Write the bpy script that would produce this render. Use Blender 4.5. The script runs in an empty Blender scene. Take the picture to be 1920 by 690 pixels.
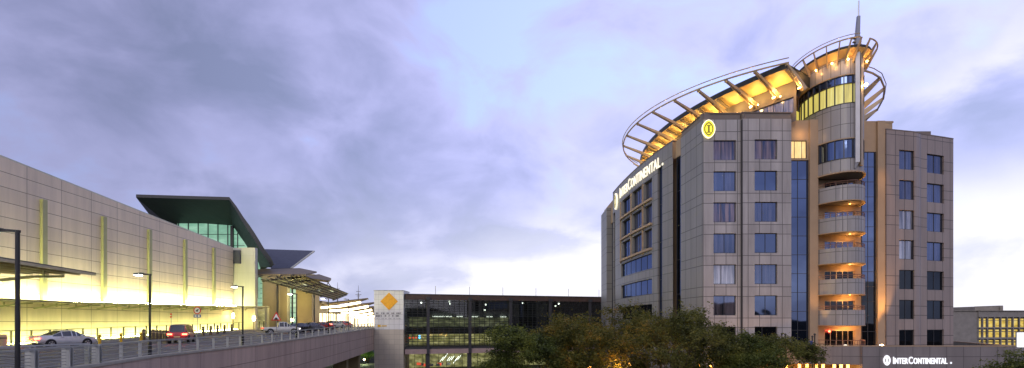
import bpy, bmesh, math, random
from mathutils import Vector, Matrix
random.seed(7)
SC = bpy.context.scene
COL = SC.collection
ZC = 9.5
F = 1000.0
def PX(px, Y): return (px-960)/F*Y
def P(px, py, Y): return Vector((PX(px, Y), Y, ZC+(605-py)/F*Y))

# ------------------------------------------------------------------ materials
MATS = {}
def nt(m):
    m.use_nodes = True
    t = m.node_tree; t.nodes.clear(); return t
def N(t, typ, **kw):
    n = t.nodes.new(typ)
    for k, v in kw.items():
        if k.startswith('i_'): n.inputs[k[2:].replace('_', ' ')].default_value = v
        else: setattr(n, k, v)
    return n
def math_n(t, op, a, b=None, c=None):
    n = t.nodes.new('ShaderNodeMath'); n.operation = op
    for i, s in enumerate((a, b, c)):
        if s is None: continue
        if isinstance(s, (int, float)): n.inputs[i].default_value = s
        else: t.links.new(s, n.inputs[i])
    return n.outputs[0]
def mixc(t, fac, a, b, blend='MIX'):
    n = t.nodes.new('ShaderNodeMix'); n.data_type = 'RGBA'; n.blend_type = blend
    for s, idx in ((fac, 0), (a, 6), (b, 7)):
        if hasattr(s, 'links'): t.links.new(s, n.inputs[idx])
        elif isinstance(s, (int, float)): n.inputs[idx].default_value = s
        else: n.inputs[idx].default_value = (*s, 1) if len(s) == 3 else s
    return n.outputs[2]
def principled(t, col, rough=.5, metal=0, emis=None, es=0, spec=.5):
    b = t.nodes.new('ShaderNodeBsdfPrincipled')
    if hasattr(col, 'links'): t.links.new(col, b.inputs['Base Color'])
    else: b.inputs['Base Color'].default_value = (*col, 1)
    if hasattr(rough, 'links'): t.links.new(rough, b.inputs['Roughness'])
    else: b.inputs['Roughness'].default_value = rough
    b.inputs['Metallic'].default_value = metal
    b.inputs['Specular IOR Level'].default_value = spec
    if emis is not None:
        if hasattr(emis, 'links'): t.links.new(emis, b.inputs['Emission Color'])
        else: b.inputs['Emission Color'].default_value = (*emis, 1)
        if hasattr(es, 'links'): t.links.new(es, b.inputs['Emission Strength'])
        else: b.inputs['Emission Strength'].default_value = es
    o = t.nodes.new('ShaderNodeOutputMaterial')
    t.links.new(b.outputs[0], o.inputs[0])
    return b
def noise(t, scale, detail=4, rough=.55, vec=None, dist=0):
    n = t.nodes.new('ShaderNodeTexNoise')
    n.inputs['Scale'].default_value = scale; n.inputs['Detail'].default_value = detail
    n.inputs['Roughness'].default_value = rough; n.inputs['Distortion'].default_value = dist
    if vec is not None: t.links.new(vec, n.inputs['Vector'])
    return n.outputs['Fac']
def objco(t): return t.nodes.new('ShaderNodeTexCoord').outputs['Object']
def uvco(t): return t.nodes.new('ShaderNodeTexCoord').outputs['UV']
def scaled(t, vec, s):
    n = t.nodes.new('ShaderNodeMapping'); n.inputs['Scale'].default_value = s
    t.links.new(vec, n.inputs['Vector']); return n.outputs[0]
def ramp(t, fac, stops):
    n = t.nodes.new('ShaderNodeValToRGB'); e = n.color_ramp.elements
    while len(e) < len(stops): e.new(.5)
    for i, (p, c) in enumerate(stops):
        e[i].position = p; e[i].color = (*c, 1) if len(c) == 3 else c
    t.links.new(fac, n.inputs[0]); return n.outputs[0]

def plain(name, col, rough=.5, metal=0, var=.15, nscale=1.2, spec=.5):
    m = bpy.data.materials.new(name); t = nt(m)
    f = noise(t, nscale, 5, .6, objco(t))
    d = tuple(max(0, c*(1-var)) for c in col); l = tuple(min(1, c*(1+var)) for c in col)
    c = ramp(t, f, [(.3, d), (.7, l)])
    principled(t, c, rough, metal, spec=spec)
    MATS[name] = m; return m
def glow(name, col, strength):
    m = bpy.data.materials.new(name); t = nt(m)
    principled(t, col, .5, 0, col, strength)
    MATS[name] = m; return m
def clad(name, col, w, pitch, offs=(0,), joint=.06, dark=.38, var=.07, rough=.45, uoff=0, stain=.12, metal=0):
    m = bpy.data.materials.new(name); t = nt(m)
    uv = t.nodes.new('ShaderNodeSeparateXYZ'); t.links.new(uvco(t), uv.inputs[0])
    u = math_n(t, 'DIVIDE', math_n(t, 'ADD', uv.outputs[0], uoff), w)
    mask = math_n(t, 'LESS_THAN', math_n(t, 'FRACT', u), joint/w)
    row = None
    for o in offs:
        vv = math_n(t, 'DIVIDE', math_n(t, 'SUBTRACT', uv.outputs[1], o), pitch)
        mask = math_n(t, 'MAXIMUM', mask, math_n(t, 'LESS_THAN', math_n(t, 'FRACT', vv), joint/pitch))
        fl = math_n(t, 'FLOOR', vv); row = fl if row is None else math_n(t, 'ADD', row, fl)
    cx = t.nodes.new('ShaderNodeCombineXYZ')
    t.links.new(math_n(t, 'FLOOR', u), cx.inputs[0]); t.links.new(row, cx.inputs[1])
    wn = t.nodes.new('ShaderNodeTexWhiteNoise'); wn.noise_dimensions = '3D'; t.links.new(cx.outputs[0], wn.inputs[0])
    d = tuple(c*(1-var) for c in col); l = tuple(c*(1+var) for c in col)
    c = mixc(t, wn.outputs[0], d, l)
    st = noise(t, 1.0, 7, .68, scaled(t, objco(t), (1.1, 1.1, .12)))
    st2 = ramp(t, st, [(.3, (1-stain,)*3), (.65, (1, 1, 1))])
    c = mixc(t, 1.0, c, st2, 'MULTIPLY')
    jc = tuple(x*dark for x in col)
    c = mixc(t, mask, c, jc)
    principled(t, c, rough, metal)
    MATS[name] = m; return m
def window_mat(name, tint, curtain=None, amount=0, lit=0, rough=.03):
    """reflective tinted glass; optional curtain folds showing behind it"""
    m = bpy.data.materials.new(name); t = nt(m)
    o = t.nodes.new('ShaderNodeOutputMaterial')
    g = t.nodes.new('ShaderNodeBsdfGlossy'); g.inputs['Roughness'].default_value = rough
    wob = noise(t, .25, 2, .5, objco(t))
    bmp = t.nodes.new('ShaderNodeBump'); bmp.inputs['Strength'].default_value = .06; bmp.inputs['Distance'].default_value = .4
    t.links.new(wob, bmp.inputs['Height']); t.links.new(bmp.outputs[0], g.inputs['Normal'])
    g.inputs['Color'].default_value = (*tint, 1)
    d = t.nodes.new('ShaderNodeBsdfPrincipled'); d.inputs['Roughness'].default_value = .8
    if curtain:
        f = noise(t, 1, 3, .6, scaled(t, uvco(t), (3.2, .15, 1)))
        c = ramp(t, f, [(.36, (.01, .012, .02)), (.5, tuple(x*.5 for x in curtain)), (.62, curtain)])
        t.links.new(c, d.inputs['Base Color'])
        if lit:
            t.links.new(c, d.inputs['Emission Color']); d.inputs['Emission Strength'].default_value = lit
    else:
        d.inputs['Base Color'].default_value = (.01, .013, .02, 1)
    mx = t.nodes.new('ShaderNodeMixShader'); mx.inputs[0].default_value = amount if curtain else .12
    t.links.new(g.outputs[0], mx.inputs[1]); t.links.new(d.outputs[0], mx.inputs[2])
    t.links.new(mx.outputs[0], o.inputs[0])
    MATS[name] = m; return m
def lit_interior(name, c1, c2, strength, scale=(1, 1, 1), dark=.3):
    m = bpy.data.materials.new(name); t = nt(m)
    f = noise(t, 1, 5, .65, scaled(t, uvco(t), scale))
    c = ramp(t, f, [(.3, tuple(x*dark for x in c1)), (.5, c1), (.7, c2)])
    principled(t, (.2, .2, .18), .7, 0, c, strength)
    MATS[name] = m; return m
def clear_glass(name, tint=(.6, .7, .7), refl=.12):
    m = bpy.data.materials.new(name); t = nt(m)
    o = t.nodes.new('ShaderNodeOutputMaterial')
    tr = t.nodes.new('ShaderNodeBsdfTransparent'); tr.inputs[0].default_value = (*tint, 1)
    g = t.nodes.new('ShaderNodeBsdfGlossy'); g.inputs['Roughness'].default_value = .03
    g.inputs['Color'].default_value = (.8, .85, .9, 1)
    mx = t.nodes.new('ShaderNodeMixShader'); mx.inputs[0].default_value = refl
    t.links.new(tr.outputs[0], mx.inputs[1]); t.links.new(g.outputs[0], mx.inputs[2]); t.links.new(mx.outputs[0], o.inputs[0])
    MATS[name] = m; return m
def leaf_mat(name, stops, scale=.55):
    m = bpy.data.materials.new(name); t = nt(m)
    co = t.nodes.new('ShaderNodeNewGeometry').outputs['Position']
    f = noise(t, scale, 3, .7, co)
    g = noise(t, 6.0, 1, .5, co)
    f2 = math_n(t, 'ADD', math_n(t, 'MULTIPLY', f, .7), math_n(t, 'MULTIPLY', g, .3))
    c = ramp(t, f2, stops)
    o = t.nodes.new('ShaderNodeOutputMaterial')
    d = t.nodes.new('ShaderNodeBsdfPrincipled'); d.inputs['Roughness'].default_value = .55; d.inputs['Specular IOR Level'].default_value = .25
    t.links.new(c, d.inputs['Base Color'])
    tl = t.nodes.new('ShaderNodeBsdfTranslucent'); t.links.new(c, tl.inputs[0])
    mx = t.nodes.new('ShaderNodeMixShader'); mx.inputs[0].default_value = .3
    t.links.new(d.outputs[0], mx.inputs[1]); t.links.new(tl.outputs[0], mx.inputs[2]); t.links.new(mx.outputs[0], o.inputs[0])
    MATS[name] = m; return m

# hotel
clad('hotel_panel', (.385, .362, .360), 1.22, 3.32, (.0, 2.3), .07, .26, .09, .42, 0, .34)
clad('hotel_panel_warm_shade', (.285, .23, .205), 1.22, 3.28, (1.45, 3.72), .07, .26, .07, .42, 0, .24)  # darker cladding copy: shade of the right block put into the colour
clad('hotel_panel_side_shade', (.215, .21, .205), 1.4, 3.32, (.0, 2.3), .08, .25, .07, .42, 0, .22)  # shaded cladding copy for side faces, shade put into the colour
clad('hotel_panel_drum', (.31, .295, .295), .9, 1.65, (.4,), .06, .3, .07, .35, 0, .2)
clad('hotel_panel_podium', (.215, .19, .185), 1.65, 1.4, (.55,), .05, .35, .07, .45, 0, .25)
plain('hotel_stucco', (.36, .26, .17), .7, 0, .08, .6)
plain('hotel_stucco_dark', (.17, .14, .125), .7, 0, .1, .6)
plain('soffit_panel', (.66, .47, .21), .5, 0, .1, .7)
plain('slab_underside', (.33, .27, .22), .7)
plain('window_frame', (.03, .03, .035), .4)
plain('steel_cream', (.40, .31, .21), .4, .2, .06)
plain('steel_grey', (.30, .30, .32), .35, .6, .08)
plain('rail_red', (.16, .075, .05), .5)
plain('roof_deck', (.12, .115, .11), .9)
window_mat('pane_blue', (.115, .16, .285))
window_mat('pane_curtain', (.115, .16, .285), (.20, .19, .24), .3)
window_mat('pane_warm', (.11, .15, .27), (.48, .32, .24), .45)
window_mat('pane_pale', (.30, .33, .42), (.6, .6, .66), .4)
window_mat('pane_dark', (.04, .05, .065))
clear_glass('glass_clear', (.72, .78, .78), .10)
clear_glass('glass_balcony', (.5, .5, .5), .2)
lit_interior('room_gold', (1, .62, .2), (1, .85, .5), 1.1, (.7, .25, 1), .5)
lit_interior('drum_gold', (.75, .62, .10), (.95, .9, .35), .85, (1.5, .12, 1), .45)
# terminal
clad('terminal_panel', (.66, .555, .44), 4.2, 1.34, (.2,), .06, .32, .06, .55, 0, .2)
clad('terminal_block', (.50, .50, .42), 4.0, 3.0, (.2,), .03, .7, .04, .55)
plain('terminal_beige', (.34, .28, .155), .65, 0, .08, .5)
plain('fin_green', (.33, .33, .17), .5, 0, .08)
plain('roof_dark', (.018, .022, .026), .5, .0, .2)
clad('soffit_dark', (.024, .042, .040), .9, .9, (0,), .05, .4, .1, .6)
plain('roof_slate', (.055, .06, .085), .5)
plain('canopy_metal', (.07, .062, .045), .5, .2)
plain('arm_metal', (.24, .235, .15), .45)
plain('canopy_lit', (.36, .31, .19), .5)  # lighter canopy colour: light from below put into the underside and ribs
plain('timber_louvre', (.16, .12, .07), .6)
lit_interior('hall_green', (.20, .46, .32), (.50, .82, .62), .95, (.15, .3, 1), .6)
glow('strip_yellow', (1, .95, .42), 320)
glow('strip_base', (.95, .98, .32), 85)
glow('strip_white', (1, .84, .48), 9)
lit_interior('concourse_glow', (1, .8, .42), (1, .92, .7), 3.2, (.25, .6, 1), .5)
glow('lamp_white', (1, .96, .80), 40)
glow('lamp_warm', (1, .72, .30), 55)
glow('lamp_orange', (1, .42, .08), 9)
glow('cove_orange', (1, .55, .16), 26)
glow('tail_red', (1, .06, .03), 22)
glow('tail_dim', (.9, .10, .04), 1.2)
glow('head_white', (1, .95, .85), 5)
glow('marker_blue', (.1, .5, 1), 4)
glow('marker_green', (.2, .9, .5), 4)
glow('sign_glow', (1, .93, .72), .85)
glow('emblem_gold', (.92, .80, .05), 1.0)
plain('emblem_dark', (.42, .36, .03), .5)
glow('sign_white', (.95, .97, 1), .8)
glow('ceiling_white', (.95, 1, .85), 4)
glow('ad_white', (1, 1, 1), 1.3)
# bridge and road
clad('bridge_panel', (.52, .40, .325), 5.2, 1.45, (.1,), .06, .42, .07, .7, 0, .3)
plain('concrete', (.34, .31, .27), .8, 0, .12)
plain('asphalt', (.11, .105, .09), .75, 0, .25, 2)
plain('pavement', (.30, .28, .22), .8)
plain('kerb', (.36, .34, .28), .8)
plain('ground_dark', (.055, .055, .045), .9, 0, .3, .05)
plain('reflection_hill_dark', (.012, .016, .012), .95, 0, .3, .02)
plain('paint_white', (.75, .74, .70), .6)
plain('paint_yellow', (.75, .45, .02), .6)
plain('rail_steel', (.42, .43, .42), .4, .5, .08)
plain('lamp_black', (.012, .012, .014), .4)
plain('bollard_brown', (.13, .09, .055), .7)
plain('bollard_cream', (.55, .40, .25), .7)
plain('sign_red', (.62, .03, .02), .5); plain('sign_blue', (.03, .08, .4), .5); plain('sign_face', (.8, .8, .78), .5); plain('sign_black', (.015, .015, .015), .5)
# central building
clad('tower_white', (.80, .80, .78), 1.0, .98, (.3,), .05, .6, .04, .5)
clad('tower_beige', (.60, .54, .43), 1.0, .98, (.3,), .05, .65, .05, .55)
plain('diamond_gold', (.82, .38, .005), .45, 0, .12, 2.5)
plain('fascia_brown', (.07, .043, .035), .5)
plain('fascia_pink', (.40, .29, .27), .6)
plain('mullion', (.02, .024, .024), .4)
plain('column_dark', (.04, .04, .045), .5)
plain('interior_dark', (.03, .032, .03), .8)
lit_interior('hall_glow', (.16, .17, .08), (.55, .55, .28), .5, (.5, 1.3, 1), .06)
lit_interior('hall_low', (.34, .31, .10), (.85, .75, .35), .8, (.6, 1.1, 1), .10)
plain('text_grey', (.10, .10, .11), .6)
# car park
plain('parking_wall', (.26, .235, .20), .7)
plain('parking_grey', (.23, .215, .20), .7)
lit_interior('parking_glow', (.95, .66, .13), (1, .86, .35), .8, (.7, 1.4, 1), .3)
# plants
plain('bark', (.05, .036, .024), .9, 0, .3, 4)
leaf_mat('leaf_green', [(.36, (.018, .026, .007)), (.5, (.08, .105, .02)), (.64, (.21, .225, .045))])
leaf_mat('leaf_olive', [(.36, (.024, .028, .008)), (.5, (.10, .11, .022)), (.64, (.24, .22, .05))])
leaf_mat('leaf_autumn', [(.36, (.026, .030, .007)), (.47, (.095, .10, .018)), (.57, (.17, .14, .022)), (.66, (.38, .20, .03))], .8)
leaf_mat('leaf_lit', [(.34, (.03, .08, .02)), (.5, (.12, .22, .05)), (.66, (.3, .35, .1))])
plain('flag_blue', (.03, .05, .17), .8)
# cars
def car_paint(name, col, metal=.3):
    m = bpy.data.materials.new(name); t = nt(m)
    f = noise(t, 3, 3, .6, objco(t))
    c = ramp(t, f, [(.3, tuple(x*.9 for x in col)), (.7, tuple(min(1, x*1.06) for x in col))])
    b = principled(t, c, .28, metal); b.inputs['Coat Weight'].default_value = .6; b.inputs['Coat Roughness'].default_value = .06
    MATS[name] = m
car_paint('paint_silver', (.72, .73, .75), .12); car_paint('paint_wine', (.42, .05, .05)); car_paint('paint_whitecar', (.72, .72, .70), .05)
car_paint('paint_black', (.02, .02, .025)); car_paint('paint_grey', (.2, .2, .22)); car_paint('paint_redcar', (.5, .06, .04))
plain('tyre_rubber', (.015, .015, .015), .8); plain('rim_metal', (.5, .5, .52), .3, .8); plain('car_glass', (.02, .025, .028), .06, 0, .1, 1, 1.0); plain('trim_black', (.012, .012, .012), .6)
plain('plate_yellow', (.7, .6, .3), .5)

# ------------------------------------------------------------------ mesh builder
class MB:
    def __init__(s): s.v = []; s.f = []; s.uv = []; s.m = []
    def face(s, pts, mat=0, uvs=None):
        pts = [Vector(p) for p in pts]
        i = len(s.v); s.v += pts; s.f.append(list(range(i, i+len(pts)))); s.m.append(mat)
        if uvs is None:
            n = Vector((0, 0, 0))
            for a in range(len(pts)):
                p, q = pts[a], pts[(a+1) % len(pts)]
                n += Vector(((p.y-q.y)*(p.z+q.z), (p.z-q.z)*(p.x+q.x), (p.x-q.x)*(p.y+q.y)))
            if n.length > 0: n.normalize()
            if abs(n.z) < .75:
                tx = Vector((-n.y, n.x, 0))
                if tx.length < 1e-6: tx = Vector((1, 0, 0))
                tx.normalize(); uvs = [(p.dot(tx), p.z) for p in pts]
            else: uvs = [(p.x, p.y) for p in pts]
        s.uv.append(uvs)
    def box(s, x0, x1, y0, y1, z0, z1, mat=0):
        s.prism([(x0, y0), (x1, y0), (x1, y1), (x0, y1)], z0, z1, mat)
    def prism(s, poly, z0, z1, mat=0, cap=True):
        n = len(poly)
        for i in range(n):
            a, b = poly[i], poly[(i+1) % n]
            s.face([(a[0], a[1], z0), (b[0], b[1], z0), (b[0], b[1], z1), (a[0], a[1], z1)], mat)
        if cap:
            s.face([(p[0], p[1], z1) for p in poly], mat)
            s.face([(p[0], p[1], z0) for p in reversed(poly)], mat)
    def beam(s, p, q, w, h, up=(0, 0, 1), mat=0, w2=None, h2=None):
        p, q = Vector(p), Vector(q); d = (q-p).normalized(); up = Vector(up)
        if abs(d.dot(up)) > .98: up = Vector((0, 1, 0))
        sx = d.cross(up).normalized(); uy = sx.cross(d).normalized()
        w2 = w if w2 is None else w2; h2 = h if h2 is None else h2
        A = [p+sx*a*w/2+uy*b*h/2 for a, b in ((-1, -1), (1, -1), (1, 1), (-1, 1))]
        B = [q+sx*a*w2/2+uy*b*h2/2 for a, b in ((-1, -1), (1, -1), (1, 1), (-1, 1))]
        for i in range(4):
            j = (i+1) % 4; s.face([A[i], A[j], B[j], B[i]], mat)
        s.face(list(reversed(A)), mat); s.face(B, mat)
    def tube(s, path, r, n=8, mat=0, radii=None, cap=True):
        path = [Vector(p) for p in path]; rings = []
        for i, p in enumerate(path):
            d = (path[min(i+1, len(path)-1)]-path[max(i-1, 0)]).normalized()
            up = Vector((0, 0, 1)) if abs(d.z) < .95 else Vector((1, 0, 0))
            a = d.cross(up).normalized(); b = a.cross(d).normalized()
            rr = radii[i] if radii else r
            rings.append([p+a*math.cos(2*math.pi*k/n)*rr+b*math.sin(2*math.pi*k/n)*rr for k in range(n)])
        for i in range(len(rings)-1):
            for k in range(n):
                l = (k+1) % n; s.face([rings[i][k], rings[i][l], rings[i+1][l], rings[i+1][k]], mat)
        if cap: s.face(list(reversed(rings[0])), mat); s.face(rings[-1], mat)
    def plate(s, pts, th, mat=0, mat2=None):
        """flat or slightly warped plate: quad pts with thickness th downwards; mat2 = underside"""
        pts = [Vector(p) for p in pts]; low = [p-Vector((0, 0, th)) for p in pts]; n = len(pts)
        s.face(pts, mat); s.face(list(reversed(low)), mat if mat2 is None else mat2)
        for i in range(n):
            j = (i+1) % n; s.face([low[i], low[j], pts[j], pts[i]], mat)
    def disc(s, c, r, axis, n=20, th=.04, mat=0):
        axis = Vector(axis).normalized(); c = Vector(c)
        s.tube([c-axis*th/2, c+axis*th/2], r, n, mat)
    def sphere(s, c, r, n=10, m=6, mat=0, sz=1):
        c = Vector(c)
        def pt(i, j):
            th = math.pi*i/m; ph = 2*math.pi*j/n
            return c+Vector((r*math.sin(th)*math.cos(ph), r*math.sin(th)*math.sin(ph), r*sz*math.cos(th)))
        for i in range(m):
            for j in range(n):
                if i == 0: s.face([pt(0, 0), pt(1, j), pt(1, j+1)], mat)
                elif i == m-1: s.face([pt(i, j), pt(i+1, 0), pt(i, j+1)], mat)
                else: s.face([pt(i, j), pt(i+1, j), pt(i+1, j+1), pt(i, j+1)], mat)
    def build(s, name, mats, parent=None, smooth=None):
        if isinstance(mats, str): mats = [mats]
        me = bpy.data.meshes.new(name)
        vs = [tuple(v) for v in s.v]
        o = parent
        off = Vector((0, 0, 0))
        if parent is not None:
            inv = WORLD(parent).inverted(); vs = [tuple(inv @ Vector(v)) for v in vs]
        me.from_pydata(vs, [], s.f)
        ul = me.uv_layers.new(name='UVMap'); k = 0
        flat = [c for f in s.uv for c in f]
        for i, c in enumerate(flat): ul.data[i].uv = c
        for m in mats: me.materials.append(MATS[m])
        me.polygons.foreach_set('material_index', s.m)
        if smooth is not None:
            bm = bmesh.new(); bm.from_mesh(me); bmesh.ops.remove_doubles(bm, verts=bm.verts, dist=1e-4); bm.to_mesh(me); bm.free()
            me.shade_smooth(); me.set_sharp_from_angle(angle=math.radians(smooth))
        me.update()
        ob = bpy.data.objects.new(name, me); COL.objects.link(ob)
        if parent is not None: ob.parent = parent
        return ob
def WORLD(o):
    m = o.matrix_basis.copy()
    return WORLD(o.parent) @ m if o.parent else m
def tag(o, label=None, cat=None, group=None, kind=None):
    if label: o['label'] = label
    if cat: o['category'] = cat
    if group: o['group'] = group
    if kind: o['kind'] = kind
    return o
def thing(name, label, cat, loc=(0, 0, 0), rz=0, group=None):
    o = bpy.data.objects.new(name, None); COL.objects.link(o)
    o.location = loc; o.rotation_euler = (0, 0, rz); o.empty_display_size = .3
    return tag(o, label, cat, group)
def dup(root, loc, rz=0, label=None):
    r = root.copy(); COL.objects.link(r); r.location = loc; r.rotation_euler = (0, 0, rz)
    if label: r['label'] = label
    for ch in list(root.children):
        c = ch.copy(); COL.objects.link(c); c.parent = r
        for g in list(ch.children):
            d = g.copy(); COL.objects.link(d); d.parent = c
    return r
class Path:
    """plan polyline, left to right as seen from outside; u runs in metres"""
    def __init__(s, pts):
        s.p = [Vector((a, b)) for a, b in pts]; s.c = [0]
        for a, b in zip(s.p, s.p[1:]): s.c.append(s.c[-1]+(b-a).length)
        s.L = s.c[-1]
    def seg(s, u):
        for i in range(len(s.p)-1):
            if u <= s.c[i+1]+1e-9: return i
        return len(s.p)-2
    def nrm(s, u):
        i = s.seg(u); t = (s.p[i+1]-s.p[i]).normalized(); return Vector((t.y, -t.x))
    def at(s, u, off=0):
        i = s.seg(u); t = (s.p[i+1]-s.p[i]); l = t.length
        q = s.p[i]+t*((u-s.c[i])/l); n = Vector((t.y, -t.x))/l
        return q+n*off
    def v(s, u, z, off=0):
        q = s.at(u, off); return Vector((q.x, q.y, z))
    def u_px(s, px):
        k = (px-960)/F; best = None
        for j in range(4001):
            u = s.L*j/4000; q = s.at(u); e = abs(q.x/q.y-k)
            if best is None or e < best[0]: best = (e, u)
        return best[1]
    def breaks(s, u0, u1): return [u0]+[c for c in s.c if u0+1e-4 < c < u1-1e-4]+[u1]
    def sheet(s, mb, u0, u1, z0, z1, off=0, mat=0):
        b = s.breaks(u0, u1)
        for a, c in zip(b, b[1:]):
            m = (a+c)/2
            # use the segment's own normal at both ends
            i = s.seg(m); t = (s.p[i+1]-s.p[i]).normalized(); n = Vector((t.y, -t.x))
            A = s.p[i]+t*(a-s.c[i])+n*off; C = s.p[i]+t*(c-s.c[i])+n*off
            mb.face([(A.x, A.y, z0), (C.x, C.y, z0), (C.x, C.y, z1), (A.x, A.y, z1)], mat, [(a, z0), (c, z0), (c, z1), (a, z1)])
    def strip(s, mb, u0, u1, z0, z1, o0, o1, mat=0):
        """solid band between offsets o0 < o1"""
        b = s.breaks(u0, u1)
        for k, (a, c) in enumerate(zip(b, b[1:])):
            i = s.seg((a+c)/2); t = (s.p[i+1]-s.p[i]).normalized(); n = Vector((t.y, -t.x))
            A = s.p[i]+t*(a-s.c[i]); C = s.p[i]+t*(c-s.c[i])
            q = [A+n*o1, C+n*o1, C+n*o0, A+n*o0]
            mb.prism([(x.x, x.y) for x in q], z0, z1, mat)
    def facade(s, mb, z0, z1, openings, depth=.3, mat=0, u0=0, u1=None, rmat=None):
        u1 = s.L if u1 is None else u1; rmat = mat if rmat is None else rmat
        us = sorted(set([u0, u1]+[x for o in openings for x in o[:2]])); zs = sorted(set([z0, z1]+[x for o in openings for x in o[2:4]]))
        for a, c in zip(us, us[1:]):
            for e, f in zip(zs, zs[1:]):
                um, zm = (a+c)/2, (e+f)/2
                if any(o[0] < um < o[1] and o[2] < zm < o[3] for o in openings): continue
                s.sheet(mb, a, c, e, f, 0, mat)
        for o in openings:
            a, c, e, f = o[:4]
            for uu in (a, c): 
                q = s.at(uu); i = s.nrm(uu); r = q-i*depth
                mb.face([(q.x, q.y, e), (r.x, r.y, e), (r.x, r.y, f), (q.x, q.y, f)], rmat)
            b = s.breaks(a, c)
            for x, y in zip(b, b[1:]):
                for zz in (e, f):
                    i = s.nrm((x+y)/2); A = s.at(x+1e-6); B = s.at(y-1e-6)
                    mb.face([(A.x, A.y, zz), (B.x, B.y, zz), (B.x-i.x*depth, B.y-i.y*depth, zz), (A.x-i.x*depth, A.y-i.y*depth, zz)], rmat)
    def window(s, parent, o, pane, depth=.22, mull=(), trans=(), fr=.07, frame='window_frame'):
        a, c, e, f = o
        m = MB(); d0, d1 = -depth-.03, -depth+.05
        s.strip(m, a, c, e, e+fr, d0, d1); s.strip(m, a, c, f-fr, f, d0, d1)
        s.strip(m, a, a+fr, e+fr, f-fr, d0, d1); s.strip(m, c-fr, c, e+fr, f-fr, d0, d1)
        for k in mull:
            x = a+(c-a)*k; s.strip(m, x-.025, x+.025, e+fr, f-fr, d0, d1-.01)
        for k in trans:
            z = e+(f-e)*k; s.strip(m, a+fr, c-fr, z-.025, z+.025, d0, d1-.015)
        w = m.build('window', frame, parent)
        g = MB(); s.sheet(g, a+.01, c-.01, e+.01, f-.01, -depth); g.build('pane', pane, w)
        return w

# ------------------------------------------------------------------ world
W = bpy.data.worlds.new('World'); SC.world = W; W.use_nodes = True
t = W.node_tree; t.nodes.clear()
SUN_EL, SUN_AZ = math.radians(28), math.radians(205)   # azimuth from +Y clockwise: behind the camera
tc = t.nodes.new('ShaderNodeTexCoord'); D = tc.outputs['Generated']
sx = t.nodes.new('ShaderNodeSeparateXYZ'); t.links.new(D, sx.inputs[0])
dz = math_n(t, 'MAXIMUM', sx.outputs[2], 0.0)
den = math_n(t, 'ADD', dz, .30)
cx = t.nodes.new('ShaderNodeCombineXYZ')
t.links.new(math_n(t, 'DIVIDE', sx.outputs[0], den), cx.inputs[0]); t.links.new(math_n(t, 'DIVIDE', sx.outputs[1], den), cx.inputs[1])
cl = scaled(t, cx.outputs[0], (1, 1.15, 1))
mp = [n for n in t.nodes if n.bl_idname == 'ShaderNodeMapping'][-1]; mp.inputs['Location'].default_value = (3.3, 1.7, 0)
n1 = noise(t, 1.0, 8, .53, scaled(t, D, (5.2, 5.2, 8.5)), .35)
n2 = noise(t, .85, 4, .5, cl, .3)
cloud = math_n(t, 'ADD', math_n(t, 'MULTIPLY', n1, .55), math_n(t, 'MULTIPLY', n2, .45))
# broad cloud banks and clear gaps at fixed compass bearings
AZ = math_n(t, 'ARCTAN2', sx.outputs[0], sx.outputs[1]); EL = math_n(t, 'ARCSINE', sx.outputs[2])
w1 = math_n(t, 'MULTIPLY', math_n(t, 'SUBTRACT', noise(t, 3.2, 6, .55, D, .3), .5), 1.0)
AZ = math_n(t, 'ADD', AZ, math_n(t, 'MULTIPLY', w1, .55))
EL = math_n(t, 'ADD', EL, math_n(t, 'MULTIPLY', math_n(t, 'SUBTRACT', n1, .5), .16))
def bank(px, py, wa, we, amt, tilt=0):
    a0 = math.atan((px-960)/F); e0 = math.atan((605-py)/F*math.cos(a0))
    da = math_n(t, 'SUBTRACT', AZ, a0)
    de = math_n(t, 'SUBTRACT', EL, e0)
    if tilt: de = math_n(t, 'SUBTRACT', de, math_n(t, 'MULTIPLY', da, tilt))
    q = math_n(t, 'ADD', math_n(t, 'POWER', math_n(t, 'ABSOLUTE', math_n(t, 'DIVIDE', da, wa)), 2), math_n(t, 'POWER', math_n(t, 'ABSOLUTE', math_n(t, 'DIVIDE', de, we)), 2))
    return math_n(t, 'MULTIPLY', math_n(t, 'POWER', 2.718, math_n(t, 'MULTIPLY', q, -1)), amt)
def total(l):
    r = l[0]
    for x in l[1:]: r = math_n(t, 'ADD', r, x)
    return r
cloud = math_n(t, 'ADD', cloud, total([bank(560, 80, .10, .11, .085), bank(430, 330, .10, .04, .06), bank(160, 230, .30, .26, -.06), bank(330, 130, .25, .12, -.02),
    bank(930, 462, .11, .020, -.13), bank(1800, 260, .13, .055, -.10, .15), bank(620, 420, .13, .05, -.03), bank(1250, 60, .3, .12, .03), bank(1000, 250, .25, .14, .012), bank(1850, 520, .2, .06, .0)]))
GLOW = total([bank(1060, 490, .26, .085, .85), bank(1870, 440, .16, .10, 1.0), bank(1830, 135, .10, .028, .62, .45), bank(1690, 190, .05, .02, .35, .4), bank(1150, 330, .10, .10, .25), bank(1880, 30, .15, .05, .15), bank(860, 520, .32, .06, .45), bank(700, 400, .2, .05, .15)])
# azimuth terms: dot with a horizontal direction
def hdot(x, y):
    return math_n(t, 'ADD', math_n(t, 'MULTIPLY', sx.outputs[0], x), math_n(t, 'MULTIPLY', sx.outputs[1], y))
east = hdot(.62, .78)                       # bright side, right of the view
base = ramp(t, cloud, [(.34, (.325, .37, .63)), (.44, (.435, .465, .80)), (.52, (.56, .58, .98)), (.60, (.56, .70, 1.25))])
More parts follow.
